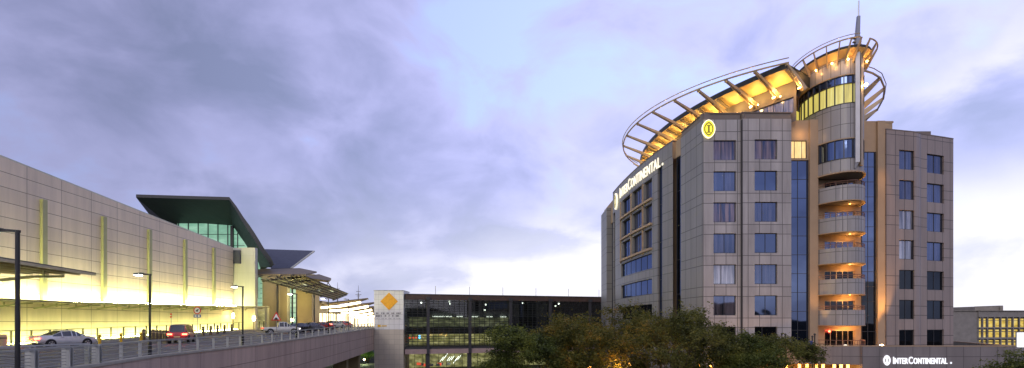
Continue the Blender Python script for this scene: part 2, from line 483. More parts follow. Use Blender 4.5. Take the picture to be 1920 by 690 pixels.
# horizontal brightening left -> right
mr = t.nodes.new('ShaderNodeMapRange'); t.links.new(east, mr.inputs[0]); mr.inputs[1].default_value = .25; mr.inputs[2].default_value = 1.0; mr.inputs[3].default_value = .62; mr.inputs[4].default_value = 1.25
base = mixc(t, 1.0, base, mr.outputs[0], 'MULTIPLY')
# horizon glow
low = t.nodes.new('ShaderNodeMapRange'); low.interpolation_type = 'SMOOTHSTEP'; t.links.new(dz, low.inputs[0]); low.inputs[1].default_value = .0; low.inputs[2].default_value = .24; low.inputs[3].default_value = 1.0; low.inputs[4].default_value = 0.0
eg = t.nodes.new('ShaderNodeMapRange'); eg.interpolation_type = 'SMOOTHSTEP'; t.links.new(east, eg.inputs[0]); eg.inputs[1].default_value = .35; eg.inputs[2].default_value = .9; eg.inputs[3].default_value = .12; eg.inputs[4].default_value = 1.0
cm = t.nodes.new('ShaderNodeMapRange'); t.links.new(cloud, cm.inputs[0]); cm.inputs[1].default_value = .40; cm.inputs[2].default_value = .54; cm.inputs[3].default_value = .42; cm.inputs[4].default_value = 1.15
gf = math_n(t, 'MINIMUM', math_n(t, 'ADD', math_n(t, 'MULTIPLY', math_n(t, 'MULTIPLY', math_n(t, 'MULTIPLY', low.outputs[0], eg.outputs[0]), cm.outputs[0]), .75), math_n(t, 'MULTIPLY', GLOW, cm.outputs[0])), 1.0)
sky = mixc(t, gf, base, (.97, .955, 1.06))
# evening light behind the camera
back = t.nodes.new('ShaderNodeMapRange'); back.interpolation_type = 'SMOOTHSTEP'; t.links.new(sx.outputs[1], back.inputs[0]); back.inputs[1].default_value = .1; back.inputs[2].default_value = -.7; back.inputs[3].default_value = 0; back.inputs[4].default_value = 1
sky = mixc(t, back.outputs[0], sky, mixc(t, 1.0, mixc(t, low.outputs[0], (.60, .60, .84), (.95, .88, .98)), ramp(t, n1, [(.38, (.62, .62, .66)), (.62, (1.3, 1.3, 1.26))]), 'MULTIPLY'))
ns = t.nodes.new('ShaderNodeTexSky'); ns.sky_type = 'NISHITA'; ns.sun_disc = False; ns.sun_elevation = SUN_EL; ns.sun_rotation = SUN_AZ
b1 = t.nodes.new('ShaderNodeBackground'); t.links.new(sky, b1.inputs[0]); b1.inputs[1].default_value = 1.04
b2 = t.nodes.new('ShaderNodeBackground'); t.links.new(ns.outputs[0], b2.inputs[0]); b2.inputs[1].default_value = .008
ad = t.nodes.new('ShaderNodeAddShader'); t.links.new(b1.outputs[0], ad.inputs[0]); t.links.new(b2.outputs[0], ad.inputs[1])
wo = t.nodes.new('ShaderNodeOutputWorld'); t.links.new(ad.outputs[0], wo.inputs[0])
sl = bpy.data.lights.new('sun', 'SUN'); sl.energy = .85; sl.angle = math.radians(25); sl.color = (1, .90, .83)
so = bpy.data.objects.new('sun', sl); COL.objects.link(so)
sd = Vector((.40, .86, -.50))
so.rotation_euler = sd.to_track_quat('-Z', 'Y').to_euler()
def lamp(name, loc, power, col, kind='POINT', size=.12, direction=None, angle=60, parent=None):
    l = bpy.data.lights.new(name, kind); l.energy = power; l.color = col
    l.shadow_soft_size = 0.0 if kind == 'POINT' else size
    if kind == 'SPOT': l.spot_size = math.radians(angle); l.spot_blend = .6
    o = bpy.data.objects.new(name, l); COL.objects.link(o); o.location = loc
    if direction is not None: o.rotation_euler = Vector(direction).to_track_quat('-Z', 'Y').to_euler()
    return o

# ------------------------------------------------------------------ camera
cam = bpy.data.cameras.new('camera'); co = bpy.data.objects.new('camera', cam); COL.objects.link(co)
co.location = (0, 0, ZC); co.rotation_euler = (math.radians(90), 0, 0)
cam.sensor_width = 36; cam.sensor_fit = 'HORIZONTAL'; cam.lens = 36*F/1920; cam.shift_y = (605-345)/1920
cam.clip_end = 5000; SC.camera = co

# ------------------------------------------------------------------ ground
m = MB(); m.face([(-2500, -2500, 0), (2500, -2500, 0), (2500, 2500, 0), (-2500, 2500, 0)]); tag(m.build('ground', 'ground_dark'), kind='structure')
m = MB(); m.face([(-26, 60, .02), (120, 60, .02), (120, 104, .02), (-26, 96, .02)]); tag(m.build('street', 'asphalt'), kind='structure')
m = MB(); k = 40
for i in range(k):   # dark rise added out of view to darken reflections in the hotel glass
    x0 = -400+i*20; h = lambda x: 14+6*math.sin(x*.021)+4*math.sin(x*.057+1)
    m.face([(x0, -170, 0), (x0+20, -170, 0), (x0+20, -175, h(x0+20)), (x0, -175, h(x0))])
    m.face([(x0, -175, h(x0)), (x0+20, -175, h(x0+20)), (x0+20, -300, 0), (x0, -300, 0)])
tag(m.build('reflection_hills', 'reflection_hill_dark'), kind='structure')

# ------------------------------------------------------------------ elevated road
def dz_(Y):
    if Y < 50: return ZC-2.1
    if Y < 104: return ZC-2.1+1.0*(Y-50)/54
    return ZC-1.1
RAIL = [(-18.2, 8), (-19.3, 20), (-20.6, 26.6), (-22.3, 32.8), (-24.0, 50), (-25.4, 77), (-27.1, 103.9)]
def rail_x(Y):
    for (a, b), (c, d) in zip(RAIL, RAIL[1:]):
        if b <= Y <= d: return a+(c-a)*(Y-b)/(d-b)
    return RAIL[-1][0]
def side_x(off, Y): return -off-.064*Y
YS = [8, 14, 20, 26.6, 32.8, 40, 50, 58, 66, 77, 88, 96, 103.9]
m = MB()
for a, b in zip(YS, YS[1:]):
    m.face([(rail_x(a), a, dz_(a)), (rail_x(b), b, dz_(b)), (side_x(37.7, b), b, dz_(b)), (side_x(37.7, a), a, dz_(a))])
m.face([(-27.1, 103.9, dz_(104)), (-27.1, 190, dz_(104)), (-52, 190, dz_(104)), (side_x(37.7, 103.9), 103.9, dz_(104))])
tag(m.build('road', 'asphalt'), kind='structure')
m = MB()
for a, b in zip(YS, YS[1:]):
    for o in (31.0, 34.4):
        n = max(1, int((b-a)/4))
        for i in range(n):
            y0 = a+(b-a)*i/n; y1 = y0+(b-a)/n*.5
            m.face([(side_x(o-.07, y0), y0, dz_(y0)+.006), (side_x(o-.07, y1), y1, dz_(y1)+.006), (side_x(o+.07, y1), y1, dz_(y1)+.006), (side_x(o+.07, y0), y0, dz_(y0)+.006)])
tag(m.build('road_markings', 'paint_white'), kind='structure')
m = MB()
for a, b in zip(YS, YS[1:]):
    za, zb = dz_(a)+.16, dz_(b)+.16
    A0, B0 = (side_x(37.7, a), a), (side_x(37.7, b), b); A1, B1 = (side_x(42.6, a), a), (side_x(42.6, b), b)
    m.face([(*A0, za), (*B0, zb), (*B1, zb), (*A1, za)], 0)
    m.face([(*A0, za-.16), (*B0, zb-.16), (*B0, zb), (*A0, za)], 1)
tag(m.build('pavement', ['pavement', 'kerb']), kind='structure')

br = thing('bridge', 'long clad concrete viaduct carrying the elevated road in front of the terminal', 'bridge', (-24, 50, 0))
m = MB(); acc = 0
for a, b in zip(YS, YS[1:]):
    xa, xb = rail_x(a)+.25, rail_x(b)+.25; L = math.hypot(xb-xa, b-a)
    za, zb = dz_(a), dz_(b)
    m.face([(xa, a, za-4.2), (xb, b, zb-4.2), (xb, b, zb), (xa, a, za)], 0, [(acc, za-4.2-(za-7.4)), (acc+L, zb-4.2-(zb-7.4)), (acc+L, 7.4), (acc, 7.4)])
    acc += L
m.build('fascia', 'bridge_panel', br)
m = MB()
for a, b in zip(YS, YS[1:]):
    xa, xb = rail_x(a), rail_x(b); za, zb = dz_(a), dz_(b)
    m.plate([(xa-.1, a, za+.1), (xb-.1, b, zb+.1), (xb+.33, b, zb+.1), (xa+.33, a, za+.1)], .14)
m.build('coping', 'kerb', br)
m = MB()
for a, b in zip(YS, YS[1:]):
    za, zb = dz_(a), dz_(b)
    m.face([(rail_x(a)+.24, a, za-4.2), (side_x(42, a), a, za-4.2), (side_x(42, b), b, zb-4.2), (rail_x(b)+.24, b, zb-4.2)])
m.build('underside', 'concrete', br)
for Y in (20, 34, 48, 62, 76, 89, 98):
    m = MB(); x = rail_x(Y)-1.9; m.box(x-1.6, x+.6, Y-.55, Y+.55, 0, dz_(Y)-4.21); m.build('pier', 'terminal_beige', br)

def railing(name, label, pts, zf, step, hgt, group, thick=.09, bars=4, fat=False, base=.06):
    r = thing(name, label, 'railing', (pts[0][0], pts[0][1], zf(pts[0][1])), 0, group)
    p = Path(pts)
    n = max(2, int(p.L/step)); us = [p.L*i/n for i in range(n+1)]
    top = MB(); bar = MB()
    allu = sorted(set(us+list(p.c)))
    for a, b in zip(allu, allu[1:]):
        A, B = p.at(a), p.at(b); za, zb = zf(A.y), zf(B.y)
        top.beam((A.x, A.y, za+hgt), (B.x, B.y, zb+hgt), .11, .07)
        for k in range(bars):
            q = .16+(hgt-.3)*k/(bars-1)
            bar.beam((A.x, A.y, za+base+q), (B.x, B.y, zb+base+q), .02, .03)
    top.build('handrail', 'rail_steel', r); bar.build('rails', 'rail_steel', r)
    for u in us:
        A = p.at(u); z = zf(A.y); i = p.nrm(u); tt = Vector((-i.y, i.x))
        q = MB()
        if fat:
            for s in (-1, 1):
                c = Vector((A.x, A.y, 0))+Vector((tt.x, tt.y, 0))*.1*s
                q.beam((c.x, c.y, z+base), (c.x, c.y, z+hgt-.03), .05, .34, (i.x, i.y, 0))
        else:
            q.beam((A.x, A.y, z+base), (A.x, A.y, z+hgt-.03), .07, .16, (i.x, i.y, 0))
        q.build('post', 'rail_steel', r)
    return r
railing('guard_railing', 'long pale metal railing along the open edge of the viaduct, beyond its bend', RAIL[2:], dz_, 2.45, 1.0, 'railings of the elevated road')
railing('guard_railing', 'metal railing with broad doubled posts beside the tall black lamp post', [(-18.2, 8), (-19.3, 20), (-20.55, 26.4)], dz_, 2.3, 1.0, 'railings of the elevated road', fat=True, bars=6)
railing('guard_railing', 'inner metal railing behind the broad posted one, below the silver car', [(-24.6, 12), (-23.2, 20), (-21.0, 26.5)], dz_, 2.3, 1.05, 'railings of the elevated road', fat=True, bars=6)
fz = lambda Y: dz_(Y)+.12
railing('pedestrian_fence', 'slim olive fence standing on the pavement below the glowing terminal wall', [(side_x(40.9, 34), 34), (side_x(40.9, 50), 50), (side_x(40.9, 104), 104)], fz, 2.1, 1.3, None, bars=2)
for o in bpy.data.objects:
    if o.name.startswith('pedestrian_fence'):
        for c in o.children: c.data.materials[0] = MATS['fin_green'] if not c.name.startswith('post') else MATS['canopy_metal']

# ------------------------------------------------------------------ terminal (left)
tb = thing('terminal_building', 'long pale panel clad terminal with green fins and a glowing base', 'terminal', (-44, 60, ZC-2.1))
WX = 42.5
def top_h(Y): return ZC+14.9-.042*(Y-46.9)
m = MB(); ys = [20+i*4.0 for i in range(18)]+[92.6]; ys = [y for y in ys if y <= 92.6]
for a, b in zip(ys, ys[1:]):
    m.face([(side_x(WX, a), a, dz_(a)-.5), (side_x(WX, b), b, dz_(b)-.5), (side_x(WX, b), b, top_h(b)), (side_x(WX, a), a, top_h(a))], 0,
           [(-a*1.002, dz_(a)-.5), (-b*1.002, dz_(b)-.5), (-b*1.002, top_h(b)), (-a*1.002, top_h(a))])
a, b = 20, 92.6
m.face([(side_x(WX, b), b, dz_(b)-.5), (side_x(WX, b)-40, b, dz_(b)-.5), (side_x(WX, b)-40, b, top_h(b)), (side_x(WX, b), b, top_h(b))])
m.face([(side_x(WX, a), a, top_h(a)-.3), (side_x(WX, b), b, top_h(b)-.3), (side_x(WX, b)-40, b, top_h(b)-.3), (side_x(WX, a)-40, a, top_h(a)-.3)])
m.build('wall', 'terminal_panel', tb)
m = MB(); m.beam((side_x(WX+.25, 20), 20, top_h(20)), (side_x(WX+.25, 92.6), 92.6, top_h(92.6)), .5, .14); m.build('coping', 'terminal_block', tb)
for i, Y in enumerate((43.6, 52, 60.4, 68.8, 77.2, 85.6)):
    m = MB(); x = side_x(WX, Y)
    m.box(x, x+.32, Y-.27, Y+.27, ZC+2.2, ZC+12.0); m.build('fin', 'fin_green', tb)
# wall wash fittings: strip on the canopy top and strip at the wall foot
m = MB()
for a, b in zip(ys, ys[1:]):
    if a < 28: continue
    m.beam((side_x(WX-.68, a), a+.2, dz_(a)+4.16), (side_x(WX-.68, b), b-.2, dz_(b)+4.16), .12, .06, (.5, 0, 1))
m.build('wash_light', 'strip_yellow', tb)
m = MB()
for a, b in zip(ys, ys[1:]):
    if a < 28: continue
    m.beam((side_x(WX-.8, a), a+.2, dz_(a)+.22), (side_x(WX-.8, b), b-.2, dz_(b)+.22), .14, .10)
m.build('floor_light', 'strip_base', tb)
cw = thing('wall_canopy', 'thin flat canopy on sloping arms along the glowing terminal wall', 'canopy', (-42, 60, ZC+2))
m = MB()
yy = [y for y in ys if y >= 28]+[97, 100.5]
for a, b in zip(yy, yy[1:]):
    za, zb = dz_(a)+4.02, dz_(b)+4.02
    m.plate([(side_x(WX-.02 if b < 93 else 40.5, a), a, za+.1), (side_x(WX-.02 if b < 93 else 40.5, b), b, zb+.1), (side_x(38.9, b), b, zb+.1), (side_x(38.9, a), a, za+.1)], .14)
m.build('roof_panel', 'canopy_metal', cw)
Y = 30.0
while Y < 99:
    m = MB(); z = dz_(Y)
    xin = WX-.05 if Y < 92 else 40.6
    m.beam((side_x(xin, Y), Y, z+3.45), (side_x(40.4, Y), Y, z+3.74), .12, .16); m.beam((side_x(40.4, Y), Y, z+3.74), (side_x(39.1, Y), Y, z+3.82), .12, .12)
    for q in (41.6, 40.3): m.beam((side_x(q, Y), Y, z+3.6), (side_x(q, Y), Y, z+3.9), .1, .1)
    m.build('arm', 'arm_metal', cw); Y += 4.2
# near drop-off canopy (top left)
nc = thing('drop_off_canopy', 'flat ribbed canopy reaching in over the road beside the tall lamp', 'canopy', (-34, 30, ZC-2.1))
h = ZC+3.7
m = MB(); m.plate([(-25.5, 14, h+.05), (-31.2, 40, h+.05), (-37.4, 38.9, h+.05), (-34.5, 12, h+.05)], .09, 0, 1); m.build('roof_panel', ['canopy_metal', 'canopy_lit'], nc)
for i in range(7):
    f0 = i/6; m = MB()
    m.beam((-25.7-8.6*f0, 14.1-1.8*f0, h-.12), (-31.1-6.1*f0, 39.8-1.05*f0, h-.12), .1, .16); m.build('rib', 'canopy_lit', nc)
for Y in (20, 28.5, 36.8):
    f1 = (Y-14)/26; xo = -25.5-5.7*f1+.1; xi = -34.5-2.9*f1-.1
    m = MB(); m.beam((xi, Y-1, h-1.15), (xo-2.4, Y-.3, h-.55), .12, .2); m.beam((xo-2.4, Y-.3, h-.55), (xo-.5, Y, h-.5), .12, .16)
    for q in (.35, .75): m.beam((xi+(xo-xi)*q, Y-1+q, h-.85+.35*q), (xi+(xo-xi)*q, Y-1+q, h-.1), .1, .1)
    m.build('arm', 'arm_metal', nc)
    m = MB(); m.tube([(xi, Y-1, dz_(Y)+.0), (xi, Y-1, h-.1)], .12, 10); m.build('column', 'canopy_metal', nc)

for x, Y in ((-33.5, 24), (-35.2, 33), (-36, 37)):
    m = MB(); m.box(x-.5, x+.5, Y-.1, Y+.1, h-.95, h-.88); m.build('uplight', 'strip_white', nc)
    lamp('canopy_uplight', (x, Y, h-.8), 55, (1, .84, .40), size=.1)
# hall with sweeping dark roof
th = thing('terminal_hall', 'green lit glazed hall under a sweeping dark overhanging roof', 'terminal hall', (-57, 108, ZC))
front = [(255, 370), (342, 372.5), (430, 375), (442, 393), (453, 413), (463, 429), (473, 444), (481, 457), (488, 469), (495, 479), (501, 487), (505, 494), (508, 502)]
inner = [(325, 415), (380, 418), (435, 422), (444, 434), (452, 446), (458, 454), (463, 462), (468, 468), (473, 474), (478, 480), (482, 487), (485, 493), (487, 500)]
fp = [P(a, b, 98) for a, b in front]; ip = [P(a, b, 108) for a, b in inner]
ip[0] = Vector((-70, 108, ip[1].z)); fp[0] = fp[0]
m = MB()
for i in range(len(fp)-1): m.face([fp[i], fp[i+1], ip[i+1], ip[i]], 0)
m.build('soffit', 'soffit_dark', th)
m = MB(); up = [Vector((.55*min(1, max(0, i-2)/3), 0, .55)) for i in range(len(fp))]
tp = [p+u for p, u in zip(fp, up)]; bk = [Vector((p.x-22, 145, p.z+.55)) for p in ip]
for i in range(len(fp)-1):
    m.face([fp[i], fp[i+1], tp[i+1], tp[i]], 0); m.face([tp[i], tp[i+1], bk[i+1], bk[i]], 0)
m.face([fp[0], tp[0], bk[0], ip[0]], 0)
m.face([fp[-1], ip[-1], bk[-1], tp[-1]], 0)
m.build('roof', 'roof_dark', th)
def prof_z(x):
    for a, b in zip(ip, ip[1:]):
        if a.x <= x <= b.x: return a.z+(b.z-a.z)*(x-a.x)/(b.x-a.x)
    return ip[-1].z
m = MB(); xs = [-68+i*.7 for i in range(25)]; xs = [x for x in xs if x < ip[-1].x-.1]+[ip[-1].x-.1]
for a, b in zip(xs, xs[1:]): m.face([(a, 108.4, ZC+5), (b, 108.4, ZC+5), (b, 108.4, prof_z(b)-.02), (a, 108.4, prof_z(a)-.02)], 0)
m.build('lit_interior', 'hall_green', th)
m = MB()
x = -67.6
while x < -51.4:
    m.box(x-.07, x+.07, 108.0, 108.2, ZC+5, prof_z(x)-.03); x += 2.0
for z in (13.2, 15.6, 17.9):
    xe = max(q.x for q in ip if q.z > ZC+z) if any(q.z > ZC+z for q in ip) else -56
    m.box(-68, xe, 108.02, 108.18, ZC+z-.05, ZC+z+.05)
m.box(-56.9, -56.4, 107.7, 108.25, ZC+5, ZC+19.6)
m.build('mullions', 'mullion', th)
m = MB()
m.plate([P(497, 467, 128), P(588, 470, 128), P(546, 502.5, 118), P(509, 503, 118)], .35, 0, 1); m.build('wing_roof', ['roof_slate', 'canopy_metal'], th)
m = MB(); m.beam(P(589, 471, 127.9), P(546, 503, 117.9), .35, .3); m.build('wing_edge', 'terminal_block', th)
m = MB(); m.box(-66, -54.5, 121, 150, ZC+4, ZC+12.3); m.build('upper_wall', 'terminal_beige', th)

# entrance block
eb = thing('terminal_entrance', 'beige entrance walls with green glass slots beyond the panelled terminal', 'terminal entrance', (-48, 100, ZC-1))
m = MB(); m.box(-49.6, -44.9, 93.2, 94.1, dz_(95)-.3, ZC+13.1); m.build('pylon', 'terminal_block', eb)
m = MB(); m.box(-49.2, -47.3, 92.75, 93.1, ZC+10.3, ZC+12.6); m.build('recess_shade', 'roof_slate', eb)  # dark panel standing in for the shaded recess beside the pylon
m = MB(); m.box(-55, -40.4, 109, 112, dz_(109)-.3, ZC+9.9); m.build('wall', 'terminal_beige', eb)
for a, b in ((483, 492), (545, 556)):
    m = MB(); m.box(PX(a, 108.9), PX(b, 108.9), 108.6, 108.9, dz_(109), ZC+9.0); w = m.build('glass_slot', 'hall_green', eb)
    for z in range(9): m = MB(); m.box(PX(a, 108.6), PX(b, 108.6), 108.5, 108.58, ZC+z-.04, ZC+z+.04); m.build('bar', 'mullion', w)
for px in (520, 539, 541.5, 566):
    m = MB(); x = PX(px, 107.8); m.tube([(x, 107.9, dz_(108)), (x, 107.9, ZC+9.6)], .19 if px == 520 else .12, 10); m.build('column', 'column_dark' if px == 520 else 'terminal_block', eb)
m = MB(); m.box(PX(557, 105), PX(587, 105), 104.4, 108, dz_(105), ZC+8.2); m.build('wall_panel', 'terminal_beige', eb)
m = MB(); m.box(PX(478, 104), PX(504, 104), 103.6, 104.2, dz_(104), ZC+3.2); m.box(PX(500, 104), PX(504, 104), 103.2, 103.59, dz_(104), ZC+3.25); d_ = m.build('doorway', 'terminal_block', eb)
m = MB(); m.box(PX(483, 103.5), PX(499, 103.5), 103.4, 103.58, dz_(104)+.05, ZC+2.2); m.build('glass', 'hall_low', d_)
for k, (px, py, Y, g) in enumerate(((476, 597, 92, 'between the pylon and the doorway'), (548, 600, 101, 'below the green glass slot'), (437, 592, 90.5, 'at the end of the panelled wall'))):
    t0 = thing('wall_lantern', 'glowing yellow lantern on a short post ' + g, 'lantern', (*P(px, py, Y).xy, dz_(Y)), 0, 'lanterns at the terminal entrance')
    p = P(px, py, Y); m = MB(); m.tube([(p.x, p.y, dz_(Y)), (p.x, p.y, p.z-.3)], .09, 8); m.build('post', 'bollard_brown', t0)
    m = MB(); m.sphere(p, .24, 10, 8, 0, 1.9); m.build('globe', 'lamp_warm', t0)
# entrance canopies
def canopy_plate(label, pts, th, m1='timber_louvre', m2='canopy_metal'):
    c = thing('entrance_canopy', label, 'canopy', tuple(pts[0]), 0, 'stacked canopies at the terminal entrance')
    m = MB(); m.plate(pts, th, 0, 1); m.build('roof_panel', [m1, m2], c); return c
c = canopy_plate('topmost flat brown canopy plate under the slate wing roof', [P(477, 505, 102), P(562, 502.5, 104), P(594, 509, 101), P(572, 514, 95), P(478, 514, 95)], .28)
for i in range(4):
    m = MB(); a = P(480+22*i, 516-1.5*i, 94)-Vector((0, 0, .45)); b = P(497+22*i, 510-.8*i, 99)-Vector((0, 0, .45)); m.beam(a, b, .16, .2); m.build('rib', 'canopy_metal', c)
c = canopy_plate('second brown canopy plate, just above the slatted canopy', [P(560, 519, 104), P(598, 514, 112), P(621, 521.5, 108), P(616, 526, 103)], .4)
m = MB(); m.beam(P(612, 526, 104), P(628, 547, 104), .12, .12); m.beam(P(618, 526, 104), P(606, 545, 104), .12, .12); m.build('struts', 'canopy_metal', c)
lc = thing('slatted_canopy', 'wide slatted canopy tilting down towards the road with lit slats', 'canopy', tuple(P(570, 545, 98)), 0, 'stacked canopies at the terminal entrance')
A, B, C, D4 = P(489, 524, 90), P(627, 561, 96), P(652, 551, 106), P(568, 517, 100)
for i in range(11):
    f0 = i/10; m = MB(); m.beam(A.lerp(D4, f0), B.lerp(C, f0), .55, .10, (0, .25, 1)); m.build('slat', 'arm_metal' if i % 2 else 'canopy_metal', lc)
m = MB()
for f0 in (.02, .2, .4, .6, .8, .98):
    m.beam(A.lerp(B, f0)-Vector((0, 0, .22)), D4.lerp(C, f0)-Vector((0, 0, .22)), .2, .24)
m.build('ribs', 'canopy_metal', lc)
for q in ((.35, .5), (.62, .45), (.75, .7)):
    p = A.lerp(B, q[0]).lerp(D4.lerp(C, q[0]), q[1])-Vector((0, 0, .2)); m = MB(); m.disc(p-Vector((0, 0, .1)), .35, (0, 0, 1), 12, .06); m.build('downlight', 'ceiling_white', lc)
for i, (x, Y) in enumerate(((-41.2, 100), (-38.2, 103))):
    m = MB(); m.tube([(x, Y, dz_(Y)), (x, Y, ZC+6.6)], .15, 10); m.build('column', 'column_dark', lc)

for x, Y, pw in ((-44.5, 104.5, 500), (-41.5, 100.5, 420), (-48.5, 103, 380)): lamp('canopy_lamp', (x, Y, ZC+4.6), pw, (1, .80, .30), size=.1)
lamp('road_lamp', (-33, 108, ZC+3.2), 700, (1, .82, .45), size=.1)
# lit concourse canopies further along the road
strips = [((588, 578), (676, 567), 116), ((618, 583), (690, 574.5), 124), ((640, 587), (697, 581), 132), ((655, 591), (699, 587), 142), ((662, 595), (702, 593), 152)]
ordn = ['nearest, with the longest light line', 'second from the entrance', 'third from the entrance', 'fourth from the entrance', 'farthest along the road']
for (a, b, Y), o_ in zip(strips, ordn):
    c = thing('concourse_canopy', 'timber canopy edged with a white light strip, ' + o_, 'canopy', tuple(P((a[0]+b[0])/2, 600, Y)), 0, 'lit canopies along the upper road')
    p, q = P(*a, Y), P(*b, Y); mid = p.lerp(q, .55)-Vector((0, 0, .25))
    m = MB(); m.beam(p, mid, .3, .42); m.beam(mid, q, .3, .42); m.build('light_strip', 'strip_white', c)
    for k in range(5):
        m = MB(); o2 = Vector((0, 1.0+1.3*k, .45+.16*k)); m.beam(p+o2-Vector((1, 0, 0)), q+o2, .75, .12, (0, .3, 1)); m.build('slat', 'timber_louvre', c)
    m = MB(); x = p.x+.8; m.tube([(x, Y+2, dz_(Y)), (x, Y+2, p.z+.4)], .14, 8); m.build('column', 'column_dark', c)
cg = thing('concourse_facade', 'brightly lit glazed terminal front at the far end of the upper road', 'terminal front', (-44, 150, ZC-1))
m = MB(); m.face([(-41, 112.2, dz_(110)), (-48, 165, dz_(110)), (-48, 165, ZC+2.5), (-41, 112.2, ZC+2.0)]); m.face([(-48, 165, dz_(110)), (-26, 176, dz_(110)), (-26, 176, ZC+2.5), (-48, 165, ZC+2.5)]); m.build('lit_glazing', 'concourse_glow', cg)
m = MB(); m.face([(-41, 112.3, ZC+2.0), (-48, 165.1, ZC+2.5), (-48, 165.1, ZC+4.4), (-41, 112.3, ZC+4.4)]); m.face([(-48, 165.1, ZC+2.5), (-26, 176.1, ZC+2.5), (-26, 176.1, ZC+4.4), (-48, 165.1, ZC+4.4)]); m.build('upper_wall', 'timber_louvre', cg)
for i in range(14):
    f0 = i/13; x = -41-7*f0+.15; Y = 112.2+52.8*f0; m = MB(); m.box(x, x+.1, Y-.1, Y+.1, dz_(110), ZC+2.0+.5*f0); m.build('mullion', 'canopy_metal', cg)
m = MB(); m.plate([(-40, 112.3, ZC+4.6), (-47, 166, ZC+4.6), (-26, 178, ZC+4.6), (-26, 180, ZC+4.8), (-60, 180, ZC+4.8), (-52, 112.3, ZC+4.6)], .5); m.build('roof', 'timber_louvre', cg)
for a, b in (((-28.5, 150), (-27, 104.5)),):
    railing('guard_railing', 'far railing of the upper road reaching the sign tower', [(-27.1, 106), (-27.3, 150)], dz_, 3, 1.0, 'railings of the elevated road')

# ------------------------------------------------------------------ street lamps
def street_lamp(label, px, py_top, Y, arm, lit, r=.075, base=None):
    x = PX(px, Y); zb = dz_(Y) if base is None else base; zt = P(px, py_top, Y).z
    s = thing('street_lamp', label, 'street lamp', (x, Y, zb), 0, 'black lamp posts along the elevated road')
    m = MB(); m.tube([(x, Y, zb), (x, Y, zb+.9), (x, Y, zb+.92), (x, Y, zt)], r, 10, 0, [r*1.5, r*1.4, r, r*.85]); m.build('post', 'lamp_black', s)
    m = MB(); m.beam((x+.08, Y, zt-.04), (x-arm*.55, Y, zt+.02), .10, .10); m.build('arm', 'lamp_black', s)
    hd = MB(); hd.beam((x-arm*.5, Y, zt+.03), (x-arm, Y, zt+.02), .34, .13, (0, 0, 1), 0, .24, .07); hh = hd.build('lamp_head', 'lamp_black', s)
    m = MB(); m.box(x-arm*.95, x-arm*.56, Y-.12, Y+.12, zt-.085, zt-.045); m.build('lens', 'lamp_white' if lit else 'sign_face', hh)
    return s
street_lamp('tall unlit black lamp post beside the silver car', 33, 432, 19.8, 1.3, False, .085, 6.9)
street_lamp('lit black lamp post at the left of the red car', 281, 514, 33.2, .95, True)
street_lamp('lit black lamp post before the panelled wall ends', 455, 537, 48, 1.0, True)
street_lamp('lit black lamp post in front of the green glass slot', 556, 551, 62.5, 1.05, True)
street_lamp('lit black lamp post before the first lit canopy', 616, 560, 79, 1.1, True)
street_lamp('slim unlit lamp post in front of the lit canopies', 653.5, 561, 90, .8, False)
street_lamp('farthest lamp post, close to the sign tower', 690, 577, 101, .8, True)

# ------------------------------------------------------------------ bollards, signs
def bollard(label, px, py, Y, hgt, r, mat, name='bollard', group='bollards on the terminal pavement'):
    x = PX(px, Y); z = dz_(Y)
    b = thing(name, label, 'bollard', (x, Y, z), 0, group)
    m = MB(); m.tube([(x, Y, z), (x, Y, z+hgt*.86), (x, Y, z+hgt*.96), (x, Y, z+hgt)], r, 12, 0, [r, r, r*.85, r*.5]); m.build('post', mat, b, 40)
    m = MB(); m.tube([(x, Y, z+hgt*.72), (x, Y, z+hgt*.78)], r*1.06, 12); m.build('band', 'trim_black' if mat != 'bollard_brown' else 'bollard_cream', b)
for px, Y, w in ((269.5, 58, 'first of the brown row, beside the yellow post'), (287, 57.5, 'brown one half hidden by the lit lamp post'), (294, 56, 'brown one third along the row'), (300.5, 55.4, 'brown one before the close pair'), (307.5, 55, 'brown one of the close pair, farther from the red car'), (312, 54.7, 'brown one of the close pair, next to the red car'),
                 (381, 70, 'brown one standing past the round sign'), (395, 73, 'brown one second past the round sign'), (408, 76, 'brown one third past the round sign'), (421, 79, 'brown one fourth past the round sign'), (434, 82.5, 'brown one near the wall end')):
    bollard('round topped bollard, ' + w, px, 0, Y, 1.25, .17, 'bollard_brown')
bollard('slim yellow bollard beside the nose of the silver car', 187, 0, 50, 1.0, .12, 'paint_yellow'); bollard('slim yellow bollard midway between car and lamp post', 227, 0, 53, 1.0, .12, 'paint_yellow')
bollard('yellow bollard at the start of the brown row', 264.5, 0, 55, 1.0, .13, 'paint_yellow'); bollard('broad cream bollard behind the silver car', 4, 0, 43, 1.15, .32, 'bollard_cream')
for k, (px, Y) in enumerate(((394, 64), (408, 66), (424, 68))):
    x = PX(px, Y); s = thing('kerb_block', 'low yellow painted block on the road edge, %s from the red car' % ['first', 'second', 'third'][k], 'kerb block', (x, Y, dz_(Y)), 0, 'yellow road blocks')
    m = MB(); m.prism([(x-.5, Y-.15), (x+.5, Y-.15), (x+.5, Y+.15), (x-.5, Y+.15)], dz_(Y), dz_(Y)+.14); m.build('block', 'paint_yellow', s)
